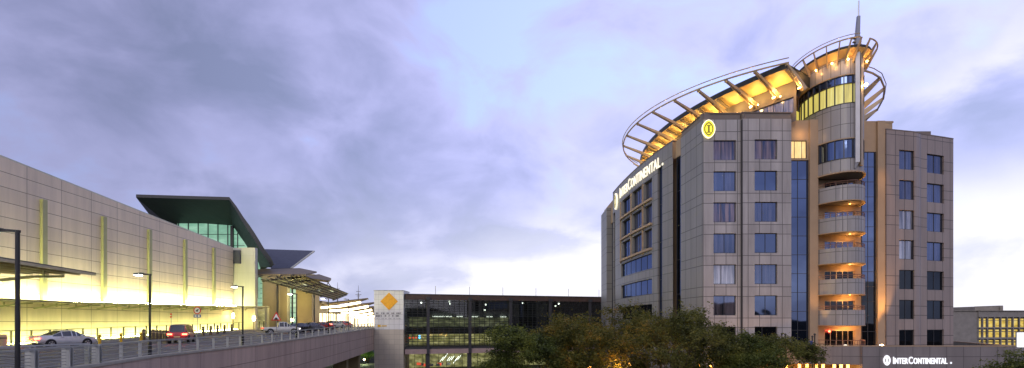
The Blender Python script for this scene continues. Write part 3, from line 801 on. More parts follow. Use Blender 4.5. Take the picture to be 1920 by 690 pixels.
# round prohibition sign with blue plate
Y = 64; c = P(370, 582, Y); z0 = dz_(Y)
s = thing('round_sign', 'round red rimmed road sign over a small blue plate', 'road sign', (c.x, Y, z0))
m = MB(); m.tube([(c.x, Y+.06, z0), (c.x, Y+.06, c.z+.3)], .04, 8); m.build('pole', 'steel_grey', s)
m = MB(); m.disc(c, .45, (0, 1, 0), 24, .03); m.build('rim', 'sign_red', s)
m = MB(); m.disc(c-Vector((0, .03, 0)), .33, (0, 1, 0), 24, .02); m.build('face', 'sign_face', s)
m = MB(); m.beam(c+Vector((-.17, -.05, -.1)), c+Vector((.17, -.05, .12)), .1, .02, (0, 1, 0)); m.beam(c+Vector((0, -.05, -.16)), c+Vector((.03, -.05, .1)), .12, .02, (0, 1, 0)); m.build('symbol', 'sign_black', s)
m = MB(); m.box(c.x-.42, c.x+.42, Y-.03, Y+.0, c.z-.85, c.z-.5); m.build('plate', 'sign_blue', s)
m = MB(); m.box(c.x-.3, c.x-.08, Y-.05, Y-.035, c.z-.78, c.z-.58); m.box(c.x+.08, c.x+.3, Y-.05, Y-.035, c.z-.78, c.z-.58); m.build('plate_marks', 'sign_face', s)
# triangle warning sign
Y = 55; c = P(518, 594, Y); z0 = dz_(Y)
s = thing('warning_sign', 'red rimmed triangular warning sign with a black hump symbol', 'road sign', (c.x, Y, z0))
def tri(r, y, th, name, mat):
    m = MB(); pts = [(c.x+r*math.cos(a), c.z-.08+r*math.sin(a)) for a in (math.pi/2, math.pi*7/6, math.pi*11/6)]
    fr = [(p[0], y, p[1]) for p in pts]; bk_ = [(p[0], y+th, p[1]) for p in pts]
    m.face(fr); m.face(list(reversed(bk_)))
    for i in range(3): m.face([fr[i], fr[(i+1) % 3], bk_[(i+1) % 3], bk_[i]])
    return m.build(name, mat, s)
tri(.62, Y, .03, 'rim', 'sign_red'); tri(.40, Y-.025, .02, 'face', 'sign_face')
m = MB(); m.disc(c+Vector((0, -.04, -.2)), .13, (0, 1, 0), 14, .015); m.box(c.x-.24, c.x+.24, Y-.05, Y-.035, c.z-.27, c.z-.2); m.build('symbol', 'sign_black', s)
m = MB(); m.tube([(c.x, Y+.08, z0), (c.x, Y+.08, c.z+.4)], .035, 8); m.build('pole', 'steel_grey', s)
# marker post
Y = 60; c = P(321, 590, Y)
s = thing('marker_post', 'thin grey post with two small orange reflectors beside the red car', 'marker post', (c.x, Y, dz_(Y)))
m = MB(); m.tube([(c.x, Y, dz_(Y)), (c.x, Y, c.z+.2)], .035, 8); m.build('pole', 'steel_grey', s)
for q in (.05, -.25):
    m = MB(); m.disc((c.x, Y-.05, c.z+q), .11, (0, 1, 0), 12, .03); m.build('reflector', 'sign_red', s)

# ------------------------------------------------------------------ cars
def make_car(name, label, cat, paint, loc, heading, kind='sedan', brake=True):
    """built facing +Y at the origin, then turned; heading = plan angle of travel from +Y, clockwise positive"""
    c = thing(name, label, cat, (0, 0, 0))
    L = {'sedan': 4.6, 'hatch': 4.1, 'van': 4.7, 'pickup': 5.0}[kind]; hw = .9
    if kind == 'sedan':   st = [(-2.3, .55, .88, 0), (-2.22, .40, .98, 0), (-1.6, .26, 1.03, 0), (-1.25, .26, 1.05, 0), (-.55, .26, 1.40, 1), (.2, .26, 1.45, 1), (.55, .26, 1.41, 1), (1.25, .26, 1.0, 0), (1.95, .27, .86, 0), (2.22, .36, .70, 0), (2.3, .45, .58, 0)]; belt = .93
    elif kind == 'hatch': st = [(-2.05, .5, .9, 0), (-1.98, .36, 1.0, 0), (-1.9, .28, 1.03, 0), (-1.35, .26, 1.46, 1), (-.5, .26, 1.53, 1), (.3, .26, 1.48, 1), (1.1, .26, 1.02, 0), (1.75, .27, .88, 0), (1.98, .36, .72, 0), (2.05, .45, .58, 0)]; belt = .97
    elif kind == 'van':   st = [(-2.35, .5, 1.0, 0), (-2.3, .36, 1.1, 0), (-2.27, .3, 1.12, 0), (-2.1, .3, 1.82, 1), (-.5, .3, 1.9, 1), (.6, .3, 1.82, 1), (1.4, .3, 1.15, 0), (2.1, .3, .98, 0), (2.3, .38, .8, 0), (2.35, .45, .62, 0)]; belt = 1.08
    else:                 st = [(-2.5, .55, .95, 0), (-2.46, .5, 1.0, 0), (-.8, .4, 1.02, 0), (-.55, .4, 1.03, 0), (-.35, .4, 1.68, 1), (.3, .4, 1.74, 1), (.7, .4, 1.68, 1), (1.35, .4, 1.1, 0), (2.2, .4, .98, 0), (2.42, .46, .82, 0), (2.5, .5, .66, 0)]; belt = 1.05
    def sec(y, zb, zt, cab):
        e = abs(y)/(L/2); w = hw*(1-.09*max(0, e-.55)/.45-.06*max(0, e-.93)/.07)
        zbelt = min(belt, zt-.03)
        wt = w*.76 if cab else w*.86
        zs = zt-.07 if cab else zt-.02
        return [(w*.86, zb), (w*.985, zb+.13), (w, (zb+zbelt)*.5+.04), (w*.965, zbelt), (wt, zs), (wt*.6, zt), (0, zt)]
    S = [sec(*q) for q in st]
    body, glass = MB(), MB()
    for i in range(len(S)-1):
        for sd_ in (-1, 1):
            for k in range(6):
                q = [(sd_*S[i][k][0], st[i][0], S[i][k][1]), (sd_*S[i+1][k][0], st[i+1][0], S[i+1][k][1]), (sd_*S[i+1][k+1][0], st[i+1][0], S[i+1][k+1][1]), (sd_*S[i][k+1][0], st[i][0], S[i][k+1][1])]
                if sd_ < 0: q.reverse()
                cab = (st[i][3], st[i+1][3])
                if (k == 3 and (sum(cab) > 0)) or (k >= 4 and sum(cab) == 1): glass.face(q)
                else: body.face(q)
    for i in (0, -1):
        f_ = [(x, st[i][0], z) for x, z in S[i]]+[(-x, st[i][0], z) for x, z in reversed(S[i][:-1])]
        body.face(f_ if i == 0 else list(reversed(f_)))
    f_ = [(S[i][0][0], st[i][0], S[i][0][1]+.01) for i in range(len(S))]+[(-S[i][0][0], st[i][0], S[i][0][1]+.01) for i in reversed(range(len(S)))]
    body.face(f_)
    body.build('body', paint, c, 42); glass.build('window_glass', 'car_glass', c, 25)
    cabi = [i for i in range(len(st)) if st[i][3]]
    for sd_ in (-1, 1):
        for i in [cabi[0]-1]+cabi+[cabi[-1]+1]:
            pass
        for i in (cabi[0], cabi[0]+1, cabi[-1]):
            a = (sd_*(S[i][3][0]+.004), st[i][0], S[i][3][1]); b = (sd_*(S[i][4][0]+.006), st[i][0], S[i][4][1]); pil = MB(); pil.beam(a, b, .07, .03, (1, 0, 0)); pil.build('pillar', paint, c)
        for (i, j) in ((cabi[0]-1, cabi[0]), (cabi[-1]+1, cabi[-1])):
            pil = MB(); pil.beam((sd_*S[i][4][0]*.97, st[i][0], S[i][4][1]), (sd_*(S[j][4][0]), st[j][0], S[j][4][1]), .07, .04); pil.build('pillar', paint, c)
    wy = {'sedan': (-1.4, 1.38), 'hatch': (-1.25, 1.25), 'van': (-1.4, 1.45), 'pickup': (-1.5, 1.55)}[kind]; R = .33 if kind in ('sedan', 'hatch') else .37
    for y in wy:
        for sd_ in (-1, 1):
            ar = MB(); ar.tube([(sd_*(hw-.16), y, R), (sd_*(hw+.012), y, R)], R+.075, 18); a_ = ar.build('wheel_arch', 'trim_black', c)
            wh = MB(); wh.tube([(sd_*(hw-.2), y, R), (sd_*(hw+.03), y, R)], R, 20); w_ = wh.build('wheel', 'tyre_rubber', c, 40)
            rm = MB(); rm.disc((sd_*(hw+.035), y, R), R*.66, (1, 0, 0), 16, .02)
            rm.build('rim', 'rim_metal', w_)
            sp = MB()
            for k in range(5):
                a0 = k*math.pi*2/5; sp.beam((sd_*(hw+.05), y+.08*math.cos(a0+.63), R+.08*math.sin(a0+.63)), (sd_*(hw+.05), y+R*.6*math.cos(a0+.63), R+R*.6*math.sin(a0+.63)), .1, .012, (1, 0, 0))
            sp.build('spokes', 'trim_black', w_)
    yb = st[0][0]; zt = st[0][2]
    for sd_ in (-1, 1):
        m = MB(); m.beam((sd_*.82, yb+.10, zt-.10), (sd_*.42, yb-.015, zt-.10), .16, .15, (0, 0, 1)); m.build('taillight', 'tail_red' if brake else 'tail_dim', c)
        yf = st[-1][0]; m = MB(); m.beam((sd_*.80, yf-.22, st[-2][2]-.05), (sd_*.45, yf-.02, st[-2][2]-.06), .14, .13, (0, 0, 1)); m.build('headlight', 'head_white' if not brake else 'sign_face', c)
        m = MB(); i = cabi[-1]+1; m.beam((sd_*(hw*.93), st[i][0]-.35, belt+.05), (sd_*(hw+.17), st[i][0]-.38, belt+.07), .14, .13); m.build('wing_mirror', paint, c)
        m = MB()
        for yh in (-.55, .42): m.beam((sd_*(hw*.985), yh-.1, belt-.08), (sd_*(hw*.985), yh+.1, belt-.08), .05, .035)
        m.build('door_handles', 'rim_metal', c)
    m = MB(); m.box(-.8, .8, yb-.05, yb+.1, st[0][1]-.13, st[0][1]+.08); m.build('bumper', paint if kind != 'pickup' else 'trim_black', c)
    m = MB(); m.box(-.26, .26, yb-.07, yb-.04, st[0][1]+.09, st[0][1]+.2); m.build('number_plate', 'plate_yellow', c)
    c.location = loc; c.rotation_euler = (0, 0, -heading)
    return c
def on_road(px, Y): return (PX(px, Y), Y, dz_(Y))
make_car('parked_car', 'silver four door sedan seen from behind, waiting by the kerb', 'car', 'paint_silver', (-39.05, 46.4, dz_(46)), math.radians(20), 'sedan', True)
make_car('moving_car', 'red car with bright tail lights driving away in front of the bollards', 'car', 'paint_wine', on_road(341, 54), math.radians(-22), 'van', True)
make_car('parked_pickup', 'white pickup facing the doorway behind the triangular sign', 'pickup truck', 'paint_whitecar', on_road(527, 76), math.radians(58), 'pickup', False)
make_car('queuing_car', 'black car with red tail lights beside the fourth lit lamp post', 'car', 'paint_black', on_road(566, 80), math.radians(25), 'hatch', True)
make_car('queuing_car', 'dark grey sedan ahead of the black car', 'car', 'paint_grey', on_road(583, 88), math.radians(30), 'sedan', True)
make_car('queuing_car', 'red sedan between the dark sedan and the lit canopies', 'car', 'paint_redcar', on_road(603, 94), math.radians(35), 'sedan', True)
make_car('queuing_car', 'white car under the nearest lit canopy', 'car', 'paint_whitecar', on_road(628, 104), math.radians(20), 'hatch', True)
make_car('queuing_car', 'red hatchback farthest along under the lit canopies', 'car', 'paint_redcar', on_road(646, 112), math.radians(15), 'hatch', True)

# ------------------------------------------------------------------ sign tower + central glass building
tw = thing('sign_tower', 'square white panelled tower with a gold diamond, at the end of the viaduct', 'tower', (-24, 107, 0))
zl = P(0, 618, 104).z
m = MB(); m.box(-26.9, -21.15, 104, 110, zl, P(0, 545, 104).z); m.build('upper_shaft', 'tower_white', tw)
m = MB(); m.box(-26.87, -21.18, 104.03, 109.97, 0, zl); m.build('lower_shaft', 'tower_beige', tw)
m = MB(); c = P(729.5, 565, 103.95); r = 1.72
for yy_, rv in ((103.9, 0), (103.97, 1)):
    q = [(c.x, yy_, c.z-r), (c.x+r, yy_, c.z), (c.x, yy_, c.z+r), (c.x-r, yy_, c.z)]
    m.face(q)
qa = [(c.x, c.z-r), (c.x+r, c.z), (c.x, c.z+r), (c.x-r, c.z)]
for i in range(4):
    a, b = qa[i], qa[(i+1) % 4]; m.face([(a[0], 103.9, a[1]), (b[0], 103.9, b[1]), (b[0], 103.97, b[1]), (a[0], 103.97, a[1])])
m.build('diamond_emblem', 'diamond_gold', tw)
m = MB(); rr = random.Random(3)
for py, hh, wd in ((587.5, .3, .34), (592.3, .34, .34), (597.5, .12, .2)):   # lines of small dark lettering, too small to read
    x = -26.5
    while x < -21.7:
        w = wd*rr.uniform(.6, 1.0)
        if rr.random() < .84:
            z = P(0, py, 104).z; k = rr.randint(0, 3)
            m.box(x, x+w*.3, 103.93, 103.96, z-hh/2, z+hh/2)
            if k != 0: m.box(x+w*.3, x+w*.8, 103.93, 103.96, z+hh*.3, z+hh/2)
            if k > 1: m.box(x+w*.55, x+w*.8, 103.93, 103.96, z-hh/2, z+hh*.3)
        x += w+.06
m.build('lettering', 'text_grey', tw)
m = MB(); m.box(-26.2, -25.6, 103.93, 103.96, P(0, 613, 104).z, P(0, 609, 104).z); m.box(-25.4, -24.4, 103.93, 103.96, P(0, 612, 104).z, P(0, 610, 104).z); m.build('small_logo', 'paint_yellow', tw)
m = MB(); m.box(-27, -21.05, 103.9, 110.1, P(0, 545, 104).z, P(0, 544.2, 104).z); m.build('coping', 'steel_grey', tw)

gb = thing('glass_building', 'dark glazed link building with a brown roof edge and lit floors', 'building', (0, 112, 0))
GP = Path([(-21.1, 105), (40, 124)])
zz = lambda py: P(0, py, 105).z
T0, T1 = zz(552), zz(561.5)
m = MB(); GP.strip(m, 0, GP.L, T1, T0, -20, .55); m.build('roof', 'fascia_brown', gb)
m = MB(); GP.strip(m, 0, GP.L, T0, T0+.12, -20, .7); m.build('roof_edge', 'roof_slate', gb)
m = MB(); GP.strip(m, 0, GP.L, zz(664), zz(655), -18, .5); m.build('deck_edge', 'fascia_pink', gb)
m = MB(); GP.strip(m, 0, GP.L, zz(655), zz(650), -18, .15); m.build('floor', 'column_dark', gb)
m = MB(); GP.strip(m, 0, GP.L, zz(627), zz(614), -16, -1.2); m.build('gallery', 'interior_dark', gb)
m = MB(); GP.strip(m, 0, GP.L, zz(594), zz(584), -16, -2.5); m.build('bulkhead', 'interior_dark', gb)
m = MB(); GP.sheet(m, 0, GP.L, zz(594), T1, -14.8); m.build('back_wall', 'interior_dark', gb)
for a, b, mt, u0, u1 in ((613.8, 594.2, 'hall_glow', 1, 24), (650, 627.2, 'hall_low', .5, 30), (613.8, 594.2, 'interior_dark', 24, 63), (650, 627.2, 'hall_glow', 30, 63)):
    m = MB(); GP.sheet(m, u0, u1, zz(a), zz(b), -9); m.build('lit_wall', mt, gb)
m = MB(); GP.sheet(m, 0, GP.L, 0, zz(664), -7); m.build('street_level_wall', 'hall_low', gb)
m = MB(); GP.sheet(m, 0, GP.L, zz(650), T1, .0); m.build('glazing', 'glass_clear', gb)
m = MB(); GP.sheet(m, 0, GP.L, 0, zz(664), -.6); m.build('street_glazing', 'glass_clear', gb)
m = MB(); u = .4
while u < GP.L-1:
    GP.strip(m, u-.045, u+.045, zz(650), T1, .02, .14); u += 1.05
k = 0; z = zz(650)
while z < T1-.2:
    GP.strip(m, 0, GP.L, z-.055, z+.055, .15, .24); z += .5
m.build('mullions', 'mullion', gb)
m = MB(); u = .4
while u < GP.L-1:
    GP.strip(m, u-.04, u+.04, 0, zz(664), -.55, -.45); u += 1.6
m.build('street_mullions', 'mullion', gb)
for px in (802, 880, 956, 1030, 1104):
    u = GP.u_px(px); m = MB(); GP.strip(m, u-.28, u+.28, zz(664)+.01, T1, .26, .75); GP.strip(m, u-.42, u+.42, T1-.1, T1+.5, .56, .9); m.build('column', 'column_dark', gb)
    m = MB(); GP.strip(m, u-.4, u+.4, 0, zz(664)-.01, -.4, .3); m.build('street_column', 'column_dark', gb)
for px in (816, 880, 942, 1004, 1065, 1122):
    u = GP.u_px(px); q = GP.at(u, .3); m = MB(); m.tube([(q.x, q.y, T0), (q.x, q.y, T0+1.75)], .05, 6); m.build('roof_rod', 'steel_grey', gb)
rr = random.Random(5)
for px, py in ((820, 593), (832, 593), (845.5, 593), (866, 593), (895, 593), (923, 593), (949, 593)):
    u = GP.u_px(px); m = MB(); GP.strip(m, u-.6, u+.6, zz(593.5)-.0, zz(592), -2.4, -1.9); m.build('ceiling_light', 'ceiling_white', gb)
for px, py in ((791, 567), (844, 563.5), (845, 568.5), (913, 569), (911, 580), (983, 565), (1051, 566), (1045, 570.5), (1110, 572)):
    q = GP.at(GP.u_px(px), -1.0); m = MB(); m.sphere((q.x, q.y, min(T1-.25, zz(py))), .17, 10, 6); m.build('spotlight', 'ceiling_white', gb)
for k, (px, mt) in enumerate(((770, 'tail_dim'), (776, 'tail_dim'), (782, 'tail_dim'), (788.5, 'marker_blue'))):
    q = GP.at(GP.u_px(px), -1.5); m = MB()
    for d in ((0, .35) if mt == 'marker_blue' else (0,)): m.sphere((q.x, q.y, zz(633)-.1+d), .2, 8, 6)
    m.build('info_light', mt, gb)
rr = random.Random(11)
for k in range(9):   # slanted light lines in the street-level hall
    q = GP.at(GP.u_px(833+k*4.2), -3); z = zz(676)+rr.uniform(-.8, .8); m = MB(); m.beam((q.x-.35, q.y, z-.5), (q.x+.35, q.y+.1, z+.45), .07, .07); m.build('light_line', 'ceiling_white', gb)
for k in range(10):
    q = GP.at(GP.u_px(900+k*2.5+rr.uniform(0, 60)-120), -4); z = zz(688)+rr.uniform(0, .3); m = MB(); m.box(q.x-.4, q.x+.4, q.y-.1, q.y+.1, z-.3, z+.2); m.build('shop_panel', 'tail_dim' if k % 2 else 'paint_white', gb)

# far radio masts
for px, py, Y, l in ((633, 540, 190, 'slim radio mast with cross arms above the slatted canopy tip'), (672, 545, 200, 'shorter radio mast nearer the sign tower')):
    p = P(px, py, Y); s = thing('radio_mast', l, 'mast', (p.x, Y, 0), 0, 'radio masts behind the terminal')
    m = MB(); m.tube([(p.x, Y, 0), (p.x, Y, p.z-1), (p.x, Y, p.z-.9), (p.x, Y, p.z+2)], .12, 6, 0, [.35, .2, .12, .05]); m.build('pole', 'steel_grey', s)
    m = MB()
    for d, w in ((-.3, 1.6), (-1.5, 2.2), (-2.0, 1.2)): m.box(p.x-w/2, p.x+w/2, Y-.1, Y+.1, p.z+d-.1, p.z+d+.1)
    m.build('cross_arms', 'steel_grey', s)

# ------------------------------------------------------------------ hotel
HB = thing('hotel_building', 'eight storey panel clad hotel with curved balconies and a lit roof trellis', 'hotel', (34, 70, 0))
hz = lambda h: ZC+h
def pane_pick(row, col, block):
    if block == 'L':
        if row == 0: return 'pane_warm'
        if row == 2 and col == 0: return 'pane_warm'
        if row == 4 and col == 0: return 'pane_pale'  # pale pane: a cloud reflection put into its colour
        if row == 6: return 'pane_dark'
        return 'pane_curtain' if (row+col) % 2 else 'pane_blue'
    if row >= 4: return 'pane_dark'  # lower panes: dark reflections put into the glass colour
    if col == 0 and row in (2, 3): return 'pane_pale'
    return 'pane_curtain'
# --- front, left block
FL = Path([(20.4, 57.0), (24.45, 57.0), (24.55, 56.72), (29.75, 56.8)])
ops = []
for r in range(7):
    zt = hz(19.5-3.32*r); zb = zt-2.12
    for cidx, (a, b) in enumerate(((1338, 1380), (1415, 1457.5))):
        ops.append((FL.u_px(a), FL.u_px(b), zb, zt, r, cidx))
ops7 = [(FL.u_px(1338), FL.u_px(1380), 0.6, hz(-3.6)), (FL.u_px(1415), FL.u_px(1457.5), .6, hz(-3.6))]
m = MB(); FL.facade(m, 0, hz(21.7), [o[:4] for o in ops]+ops7, .25); m.build('front_wall', 'hotel_panel', HB)
for o in ops: FL.window(HB, o[:4], pane_pick(o[4], o[5], 'L'), .22, (.5,) if o[4] % 2 else (.36,), ())
for o in ops7: FL.window(HB, o, 'pane_dark', .22, (.5,), (.5,))
m = MB(); FL.strip(m, 0, FL.L, hz(21.7), hz(22.35), -.8, -.12); FL.strip(m, 0, FL.L, hz(22.35), hz(22.45), -.9, -.02); m.build('parapet', 'hotel_stucco_dark', HB)
m = MB(); m.box(24.43, 24.5, 56.66, 56.99, 0, hz(21.6)); m.build('joint_strip', 'window_frame', HB)  # dark strip over the joint where the front wall steps
# --- left side, far to near
SW = Path([(17.3, 91.5), (17.35, 87.5), (17.5, 83.5), (17.72, 79.9), (18.0, 76.5), (18.35, 73.3), (18.85, 69.5), (19.45, 66.2), (19.68, 65.2)])
so_ = []
def sy(px): return SW.u_px(px)
cols = ((1166.5, 1182), (1185.5, 1204), (1207.5, 1222.5))
for r in range(3):
    zt = hz(19.3-3.32*r)
    for a, b in cols: so_.append((sy(a), sy(b), zt-2.65, zt))
bands = [(sy(1164.5), sy(1222.5), hz(9.3-3.4*r-2.05), hz(9.3-3.4*r)) for r in range(4)]
slits = [(sy(1233), sy(1241.5), .5, hz(20.1)), (sy(1149.8), sy(1153.5), .5, hz(18.6))]
m = MB(); SW.facade(m, 0, hz(22.2), so_+bands+slits, .45, 0); m.build('side_wall', 'hotel_panel_side_shade', HB)
for i, o in enumerate(so_): SW.window(HB, o, 'pane_curtain' if i % 3 else 'pane_blue', .40, (.5,), ())
for i, o in enumerate(bands): SW.window(HB, o, 'pane_blue' if i < 2 else 'pane_dark', .30, (.167, .333, .5, .667, .833), ())
for o in slits: SW.window(HB, o, 'pane_blue', .3, (), tuple((k+1)/6 for k in range(5)))
m = MB()
for r in range(3): SW.strip(m, sy(1164.5), sy(1223), hz(19.3-3.32*r-2.95), hz(19.3-3.32*r-2.66), .0, .28)
for a in (1164.3, 1183.7, 1205.7): SW.strip(m, sy(a)-.10, sy(a)+.10, hz(9.45), hz(19.3), -.35, .16)
m.build('window_shelf', 'hotel_stucco', HB)
m = MB(); SW.strip(m, 0, SW.L, hz(22.2), hz(22.32), -.5, .04); m.build('side_coping', 'hotel_stucco_dark', HB)
SF = Path([(17.4, 104), (17.2, 97.0)])
m = MB(); SF.sheet(m, 0, SF.L, 0, hz(20.9)); m.face([(17.2, 97, 0), (18.5, 97, 0), (18.5, 97, hz(20.9)), (17.2, 97, hz(20.9))]); m.build('far_wall', 'hotel_panel_side_shade', HB)
m = MB(); m.box(18.0, 24, 91.6, 104, hz(18), hz(21.9)); m.build('far_parapet', 'hotel_stucco', HB)
SS = Path([(18.2, 97), (18.1, 91.6)])
m = MB(); SS.sheet(m, 0, SS.L, 0, hz(18.5)); m.build('corner_glass', 'pane_dark', HB)
# recess with tall glass near the front corner
m = MB(); m.face([(20.0, 65.2, hz(20.1)), (20.35, 62.8, hz(20.1)), (20.35, 62.8, hz(22.1)), (20.0, 65.2, hz(22.1))]); m.face([(20.1, 65.4, hz(20.1)), (19.6, 65.2, hz(20.1)), (19.6, 65.2, hz(22.1)), (20.1, 65.4, hz(22.1))]); m.build('recess_wall', 'hotel_stucco', HB)
RG = Path([(20.05, 65.2), (20.4, 62.8)])
RG.window(HB, (0.02, RG.L-.02, .5, hz(20.1)), 'pane_blue', .1, (), tuple((k+1)/7 for k in range(6)))
SN = Path([(19.85, 62.8), (20.4, 57.0)])
m = MB(); SN.sheet(m, 0, SN.L, 0, hz(21.7)); m.face([(20.5, 62.8, 0), (19.85, 62.8, 0), (19.85, 62.8, hz(21.7)), (20.5, 62.8, hz(21.7))]); m.build('corner_wall', 'hotel_panel_side_shade', HB)
m = MB(); SN.strip(m, 0, SN.L, hz(21.7), hz(22.35), -.8, -.12); SN.strip(m, 0, SN.L, hz(22.35), hz(22.45), -.9, -.02); m.build('corner_parapet', 'hotel_stucco_dark', HB)
# core
m = MB(); m.prism([(18.4, 103.8), (18.4, 92), (18.6, 84), (19.4, 74), (20.75, 65), (21.0, 57.8), (29.6, 57.9), (29.6, 58.7), (41.0, 58.7), (41.4, 59.0), (44.6, 60.1), (50.2, 61.7), (52, 76), (46, 100), (30, 106)], 0, hz(21.5)); m.build('core', 'hotel_stucco', HB)
m = MB(); m.prism([(18.5, 103.6), (20.9, 65), (21.2, 58.0), (50.0, 61.9), (51.8, 76), (46, 99.6), (30, 105.6)], hz(21.5), hz(21.55)); m.build('roof_deck', 'roof_deck', HB)
# --- front recess with lit window and blue glass
RC = Path([(29.7, 57.7), (32.2, 57.7)])
m = MB(); RC.facade(m, hz(17.6), hz(21.9), [(.2, 2.2, hz(17.75), hz(19.7))], .15); m.build('recess_panel', 'hotel_stucco', HB)
w = RC.window(HB, (.2, 2.2, hz(17.75), hz(19.7)), 'room_gold', .13, (.35, .75), ()); w['label'] = 'warmly lit window'
RC.window(HB, (.06, 2.44, .5, hz(17.58)), 'pane_blue', .12, (.5,), tuple((k+1)/13 for k in range(12)))
m = MB(); m.face([(29.75, 56.8, 0), (29.75, 58, 0), (29.75, 58, hz(21.7)), (29.75, 56.8, hz(21.7))]); m.build('return_wall', 'hotel_panel_side_shade', HB)
m = MB(); m.box(32.1, 33.0, 57.45, 58.6, 0, hz(21.9)); m.build('pier', 'hotel_stucco', HB)
# --- rounded balcony bay
OC = (35.4, 59.3)
def oval(a, b, th, c=OC): r = math.radians(th); return (c[0]+a*math.cos(r), c[1]+b*math.sin(r))
def oval_path(a, b, t0, t1, n=22): return Path([oval(a, b, t0+(t1-t0)*i/n) for i in range(n+1)])
BW = Path([(33.0, 58.3), (38.15, 58.3)])
ops = []
for k in range(6):
    fl = hz(13.0-3.25*k); ops.append((BW.u_px(1546), BW.u_px(1603), fl, fl+2.45))
m = MB(); BW.facade(m, hz(-3.0), hz(15.6), ops, .2); m.build('balcony_wall', 'hotel_stucco', HB)
for k, o in enumerate(ops):
    w = BW.window(HB, o, 'pane_dark' if k > 2 else 'pane_curtain', .18, (.22, .42, .62, .8), (), .1, 'steel_cream')
    w.name = 'balcony_door'
OB = oval_path(2.7, 4.2, 194, 346)
for k in range(5):
    zb = hz(12.75-3.25*k); zt = zb+1.58
    b = bpy.data.objects.new('balcony', None); COL.objects.link(b); b.parent = HB; b.location = WORLD(HB).inverted() @ Vector((35.4, 57, zb))
    m = MB(); OB.strip(m, 0, OB.L, zb, zt, -.12, 0); m.build('panel_front', 'hotel_panel_drum', b)
    m = MB(); pl = [(p.x, p.y) for p in OB.p]; m.prism([(OC[0]+(x-OC[0])*.97, OC[1]+(y-OC[1])*.97) for x, y in pl], zb+.02, zb+.25); m.build('slab', 'slab_underside', b)
    m = MB(); OB.strip(m, 0, OB.L, zb-.08, zb-.001, -.16, .05); m.build('rim', 'hotel_stucco', b)
    m = MB(); pr = [Vector((OC[0]+(p.x-OC[0])*.985, OC[1]+(p.y-OC[1])*.985, zt+.42)) for p in OB.p]; m.tube(pr, .035, 6)
    for p in pr[::3]: m.tube([p-Vector((0, 0, .45)), p], .025, 6)
    m.tube([p-Vector((0, 0, .2)) for p in pr], .02, 5); m.build('handrail', 'rail_red', b)
    lp = oval(1.6, 2.5, 300); m = MB(); m.disc((lp[0], lp[1], zb-.02), .09, (0, 0, 1), 10, .05); m.build('ceiling_lamp', 'lamp_orange', b)
    lp = oval(1.5, 2.9, 318); lamp('balcony_lamp', (lp[0], lp[1], zb-.7), 34+38*k, (1, .46, .12), size=.1)
m = MB(); pr = [Vector((p.x, p.y, hz(-1.85))) for p in OB.p]; m.tube(pr, .035, 6)
for p in pr[::2]: m.tube([p-Vector((0, 0, .8)), p], .025, 6)
m.tube([p-Vector((0, 0, .4)) for p in pr], .02, 5); m.build('terrace_rail', 'rail_red', HB)
m = MB(); m.sphere((BW.at(BW.u_px(1554)).x, 58.2, hz(-.95)), .12, 10, 6); m.build('door_lamp', 'tail_red', HB)
# closed drum above the balconies
OD = oval_path(2.7, 4.2, 150, 300, 30)
for z0_, z1_ in ((15.75, 17.0), (19.1, 22.7), (25.7, 27.45)):
    m = MB(); OD.sheet(m, 0, OD.L, hz(z0_), hz(z1_)); m.build('drum_wall', 'hotel_panel_drum', HB)
for z in (19.1, 25.7, 27.4):
    m = MB(); OD.strip(m, 0, OD.L, hz(z)-.05, hz(z)+.06, .0, .06); m.build('drum_trim', 'hotel_stucco', HB)
m = MB(); OB.strip(m, 0, OB.L, hz(15.6), hz(15.74), -.2, .08); m.build('drum_trim', 'hotel_stucco', HB)
pl = [(p.x, p.y) for p in OB.p]
m = MB(); m.prism(pl, hz(15.65), hz(15.9)); m.build('drum_base', 'slab_underside', HB)
uu = [OD.L*k/11 for k in range(12)]
for z0_, z1_, mt, nm in ((17.0, 19.1, 'pane_blue', 'drum_window'), (22.7, 25.7, 'drum_gold', 'lit_drum_window')):
    m = MB()
    for u in uu: OD.strip(m, max(0, u-.05), min(OD.L, u+.05), hz(z0_), hz(z1_), -.12, .03)
    OD.strip(m, 0, OD.L, hz(z0_), hz(z0_)+.1, -.12, .025); OD.strip(m, 0, OD.L, hz(z1_)-.1, hz(z1_)-.052, -.12, .025)
    if z0_ > 20: OD.strip(m, 0, OD.L, hz(24.75), hz(24.85), -.12, .025)
    w = m.build(nm, 'window_frame', HB)
    g = MB()
    if z0_ > 20:
        OD.sheet(g, 0, OD.L, hz(z0_), hz(24.8), -.10, 0); OD.sheet(g, 0, OD.L, hz(24.8), hz(z1_), -.10, 1); g.build('pane', ['drum_gold', 'pane_blue'], w)
    else:
        OD.sheet(g, 0, OD.L, hz(z0_), hz(z1_), -.10); g.build('pane', mt, w)
e0 = oval(2.7, 4.2, 300); e1 = oval(2.7, 4.2, 150)
m = MB(); m.prism([e0, (37.6, 63), (35, 66), e1, (34, 60)], hz(15.7), hz(27.4)); m.build('drum_back', 'hotel_stucco', HB)
OR = [oval(3.15, 5.0, a) for a in range(0, 360, 8)]; OI = [oval(2.6, 4.1, a) for a in range(0, 360, 8)]
m = MB()
for i in range(len(OR)):
    j = (i+1) % len(OR)
    m.face([(*OI[i], hz(27.45)), (*OI[j], hz(27.45)), (*OR[j], hz(28.1)), (*OR[i], hz(28.1))], 0)
    m.face([(*OR[i], hz(28.1)), (*OR[j], hz(28.1)), (*OR[j], hz(28.36)), (*OR[i], hz(28.36))], 1)
m.face([(*p, hz(28.36)) for p in OR], 1); m.build('drum_roof', ['soffit_panel', 'roof_dark'], HB)
def rail_ring(pts, r): 
    m = MB(); m.tube(pts, r, 8); return m
ring1 = [Vector((*oval(3.65, 5.75, a), hz(28.75))) for a in range(168, 268, 4)]
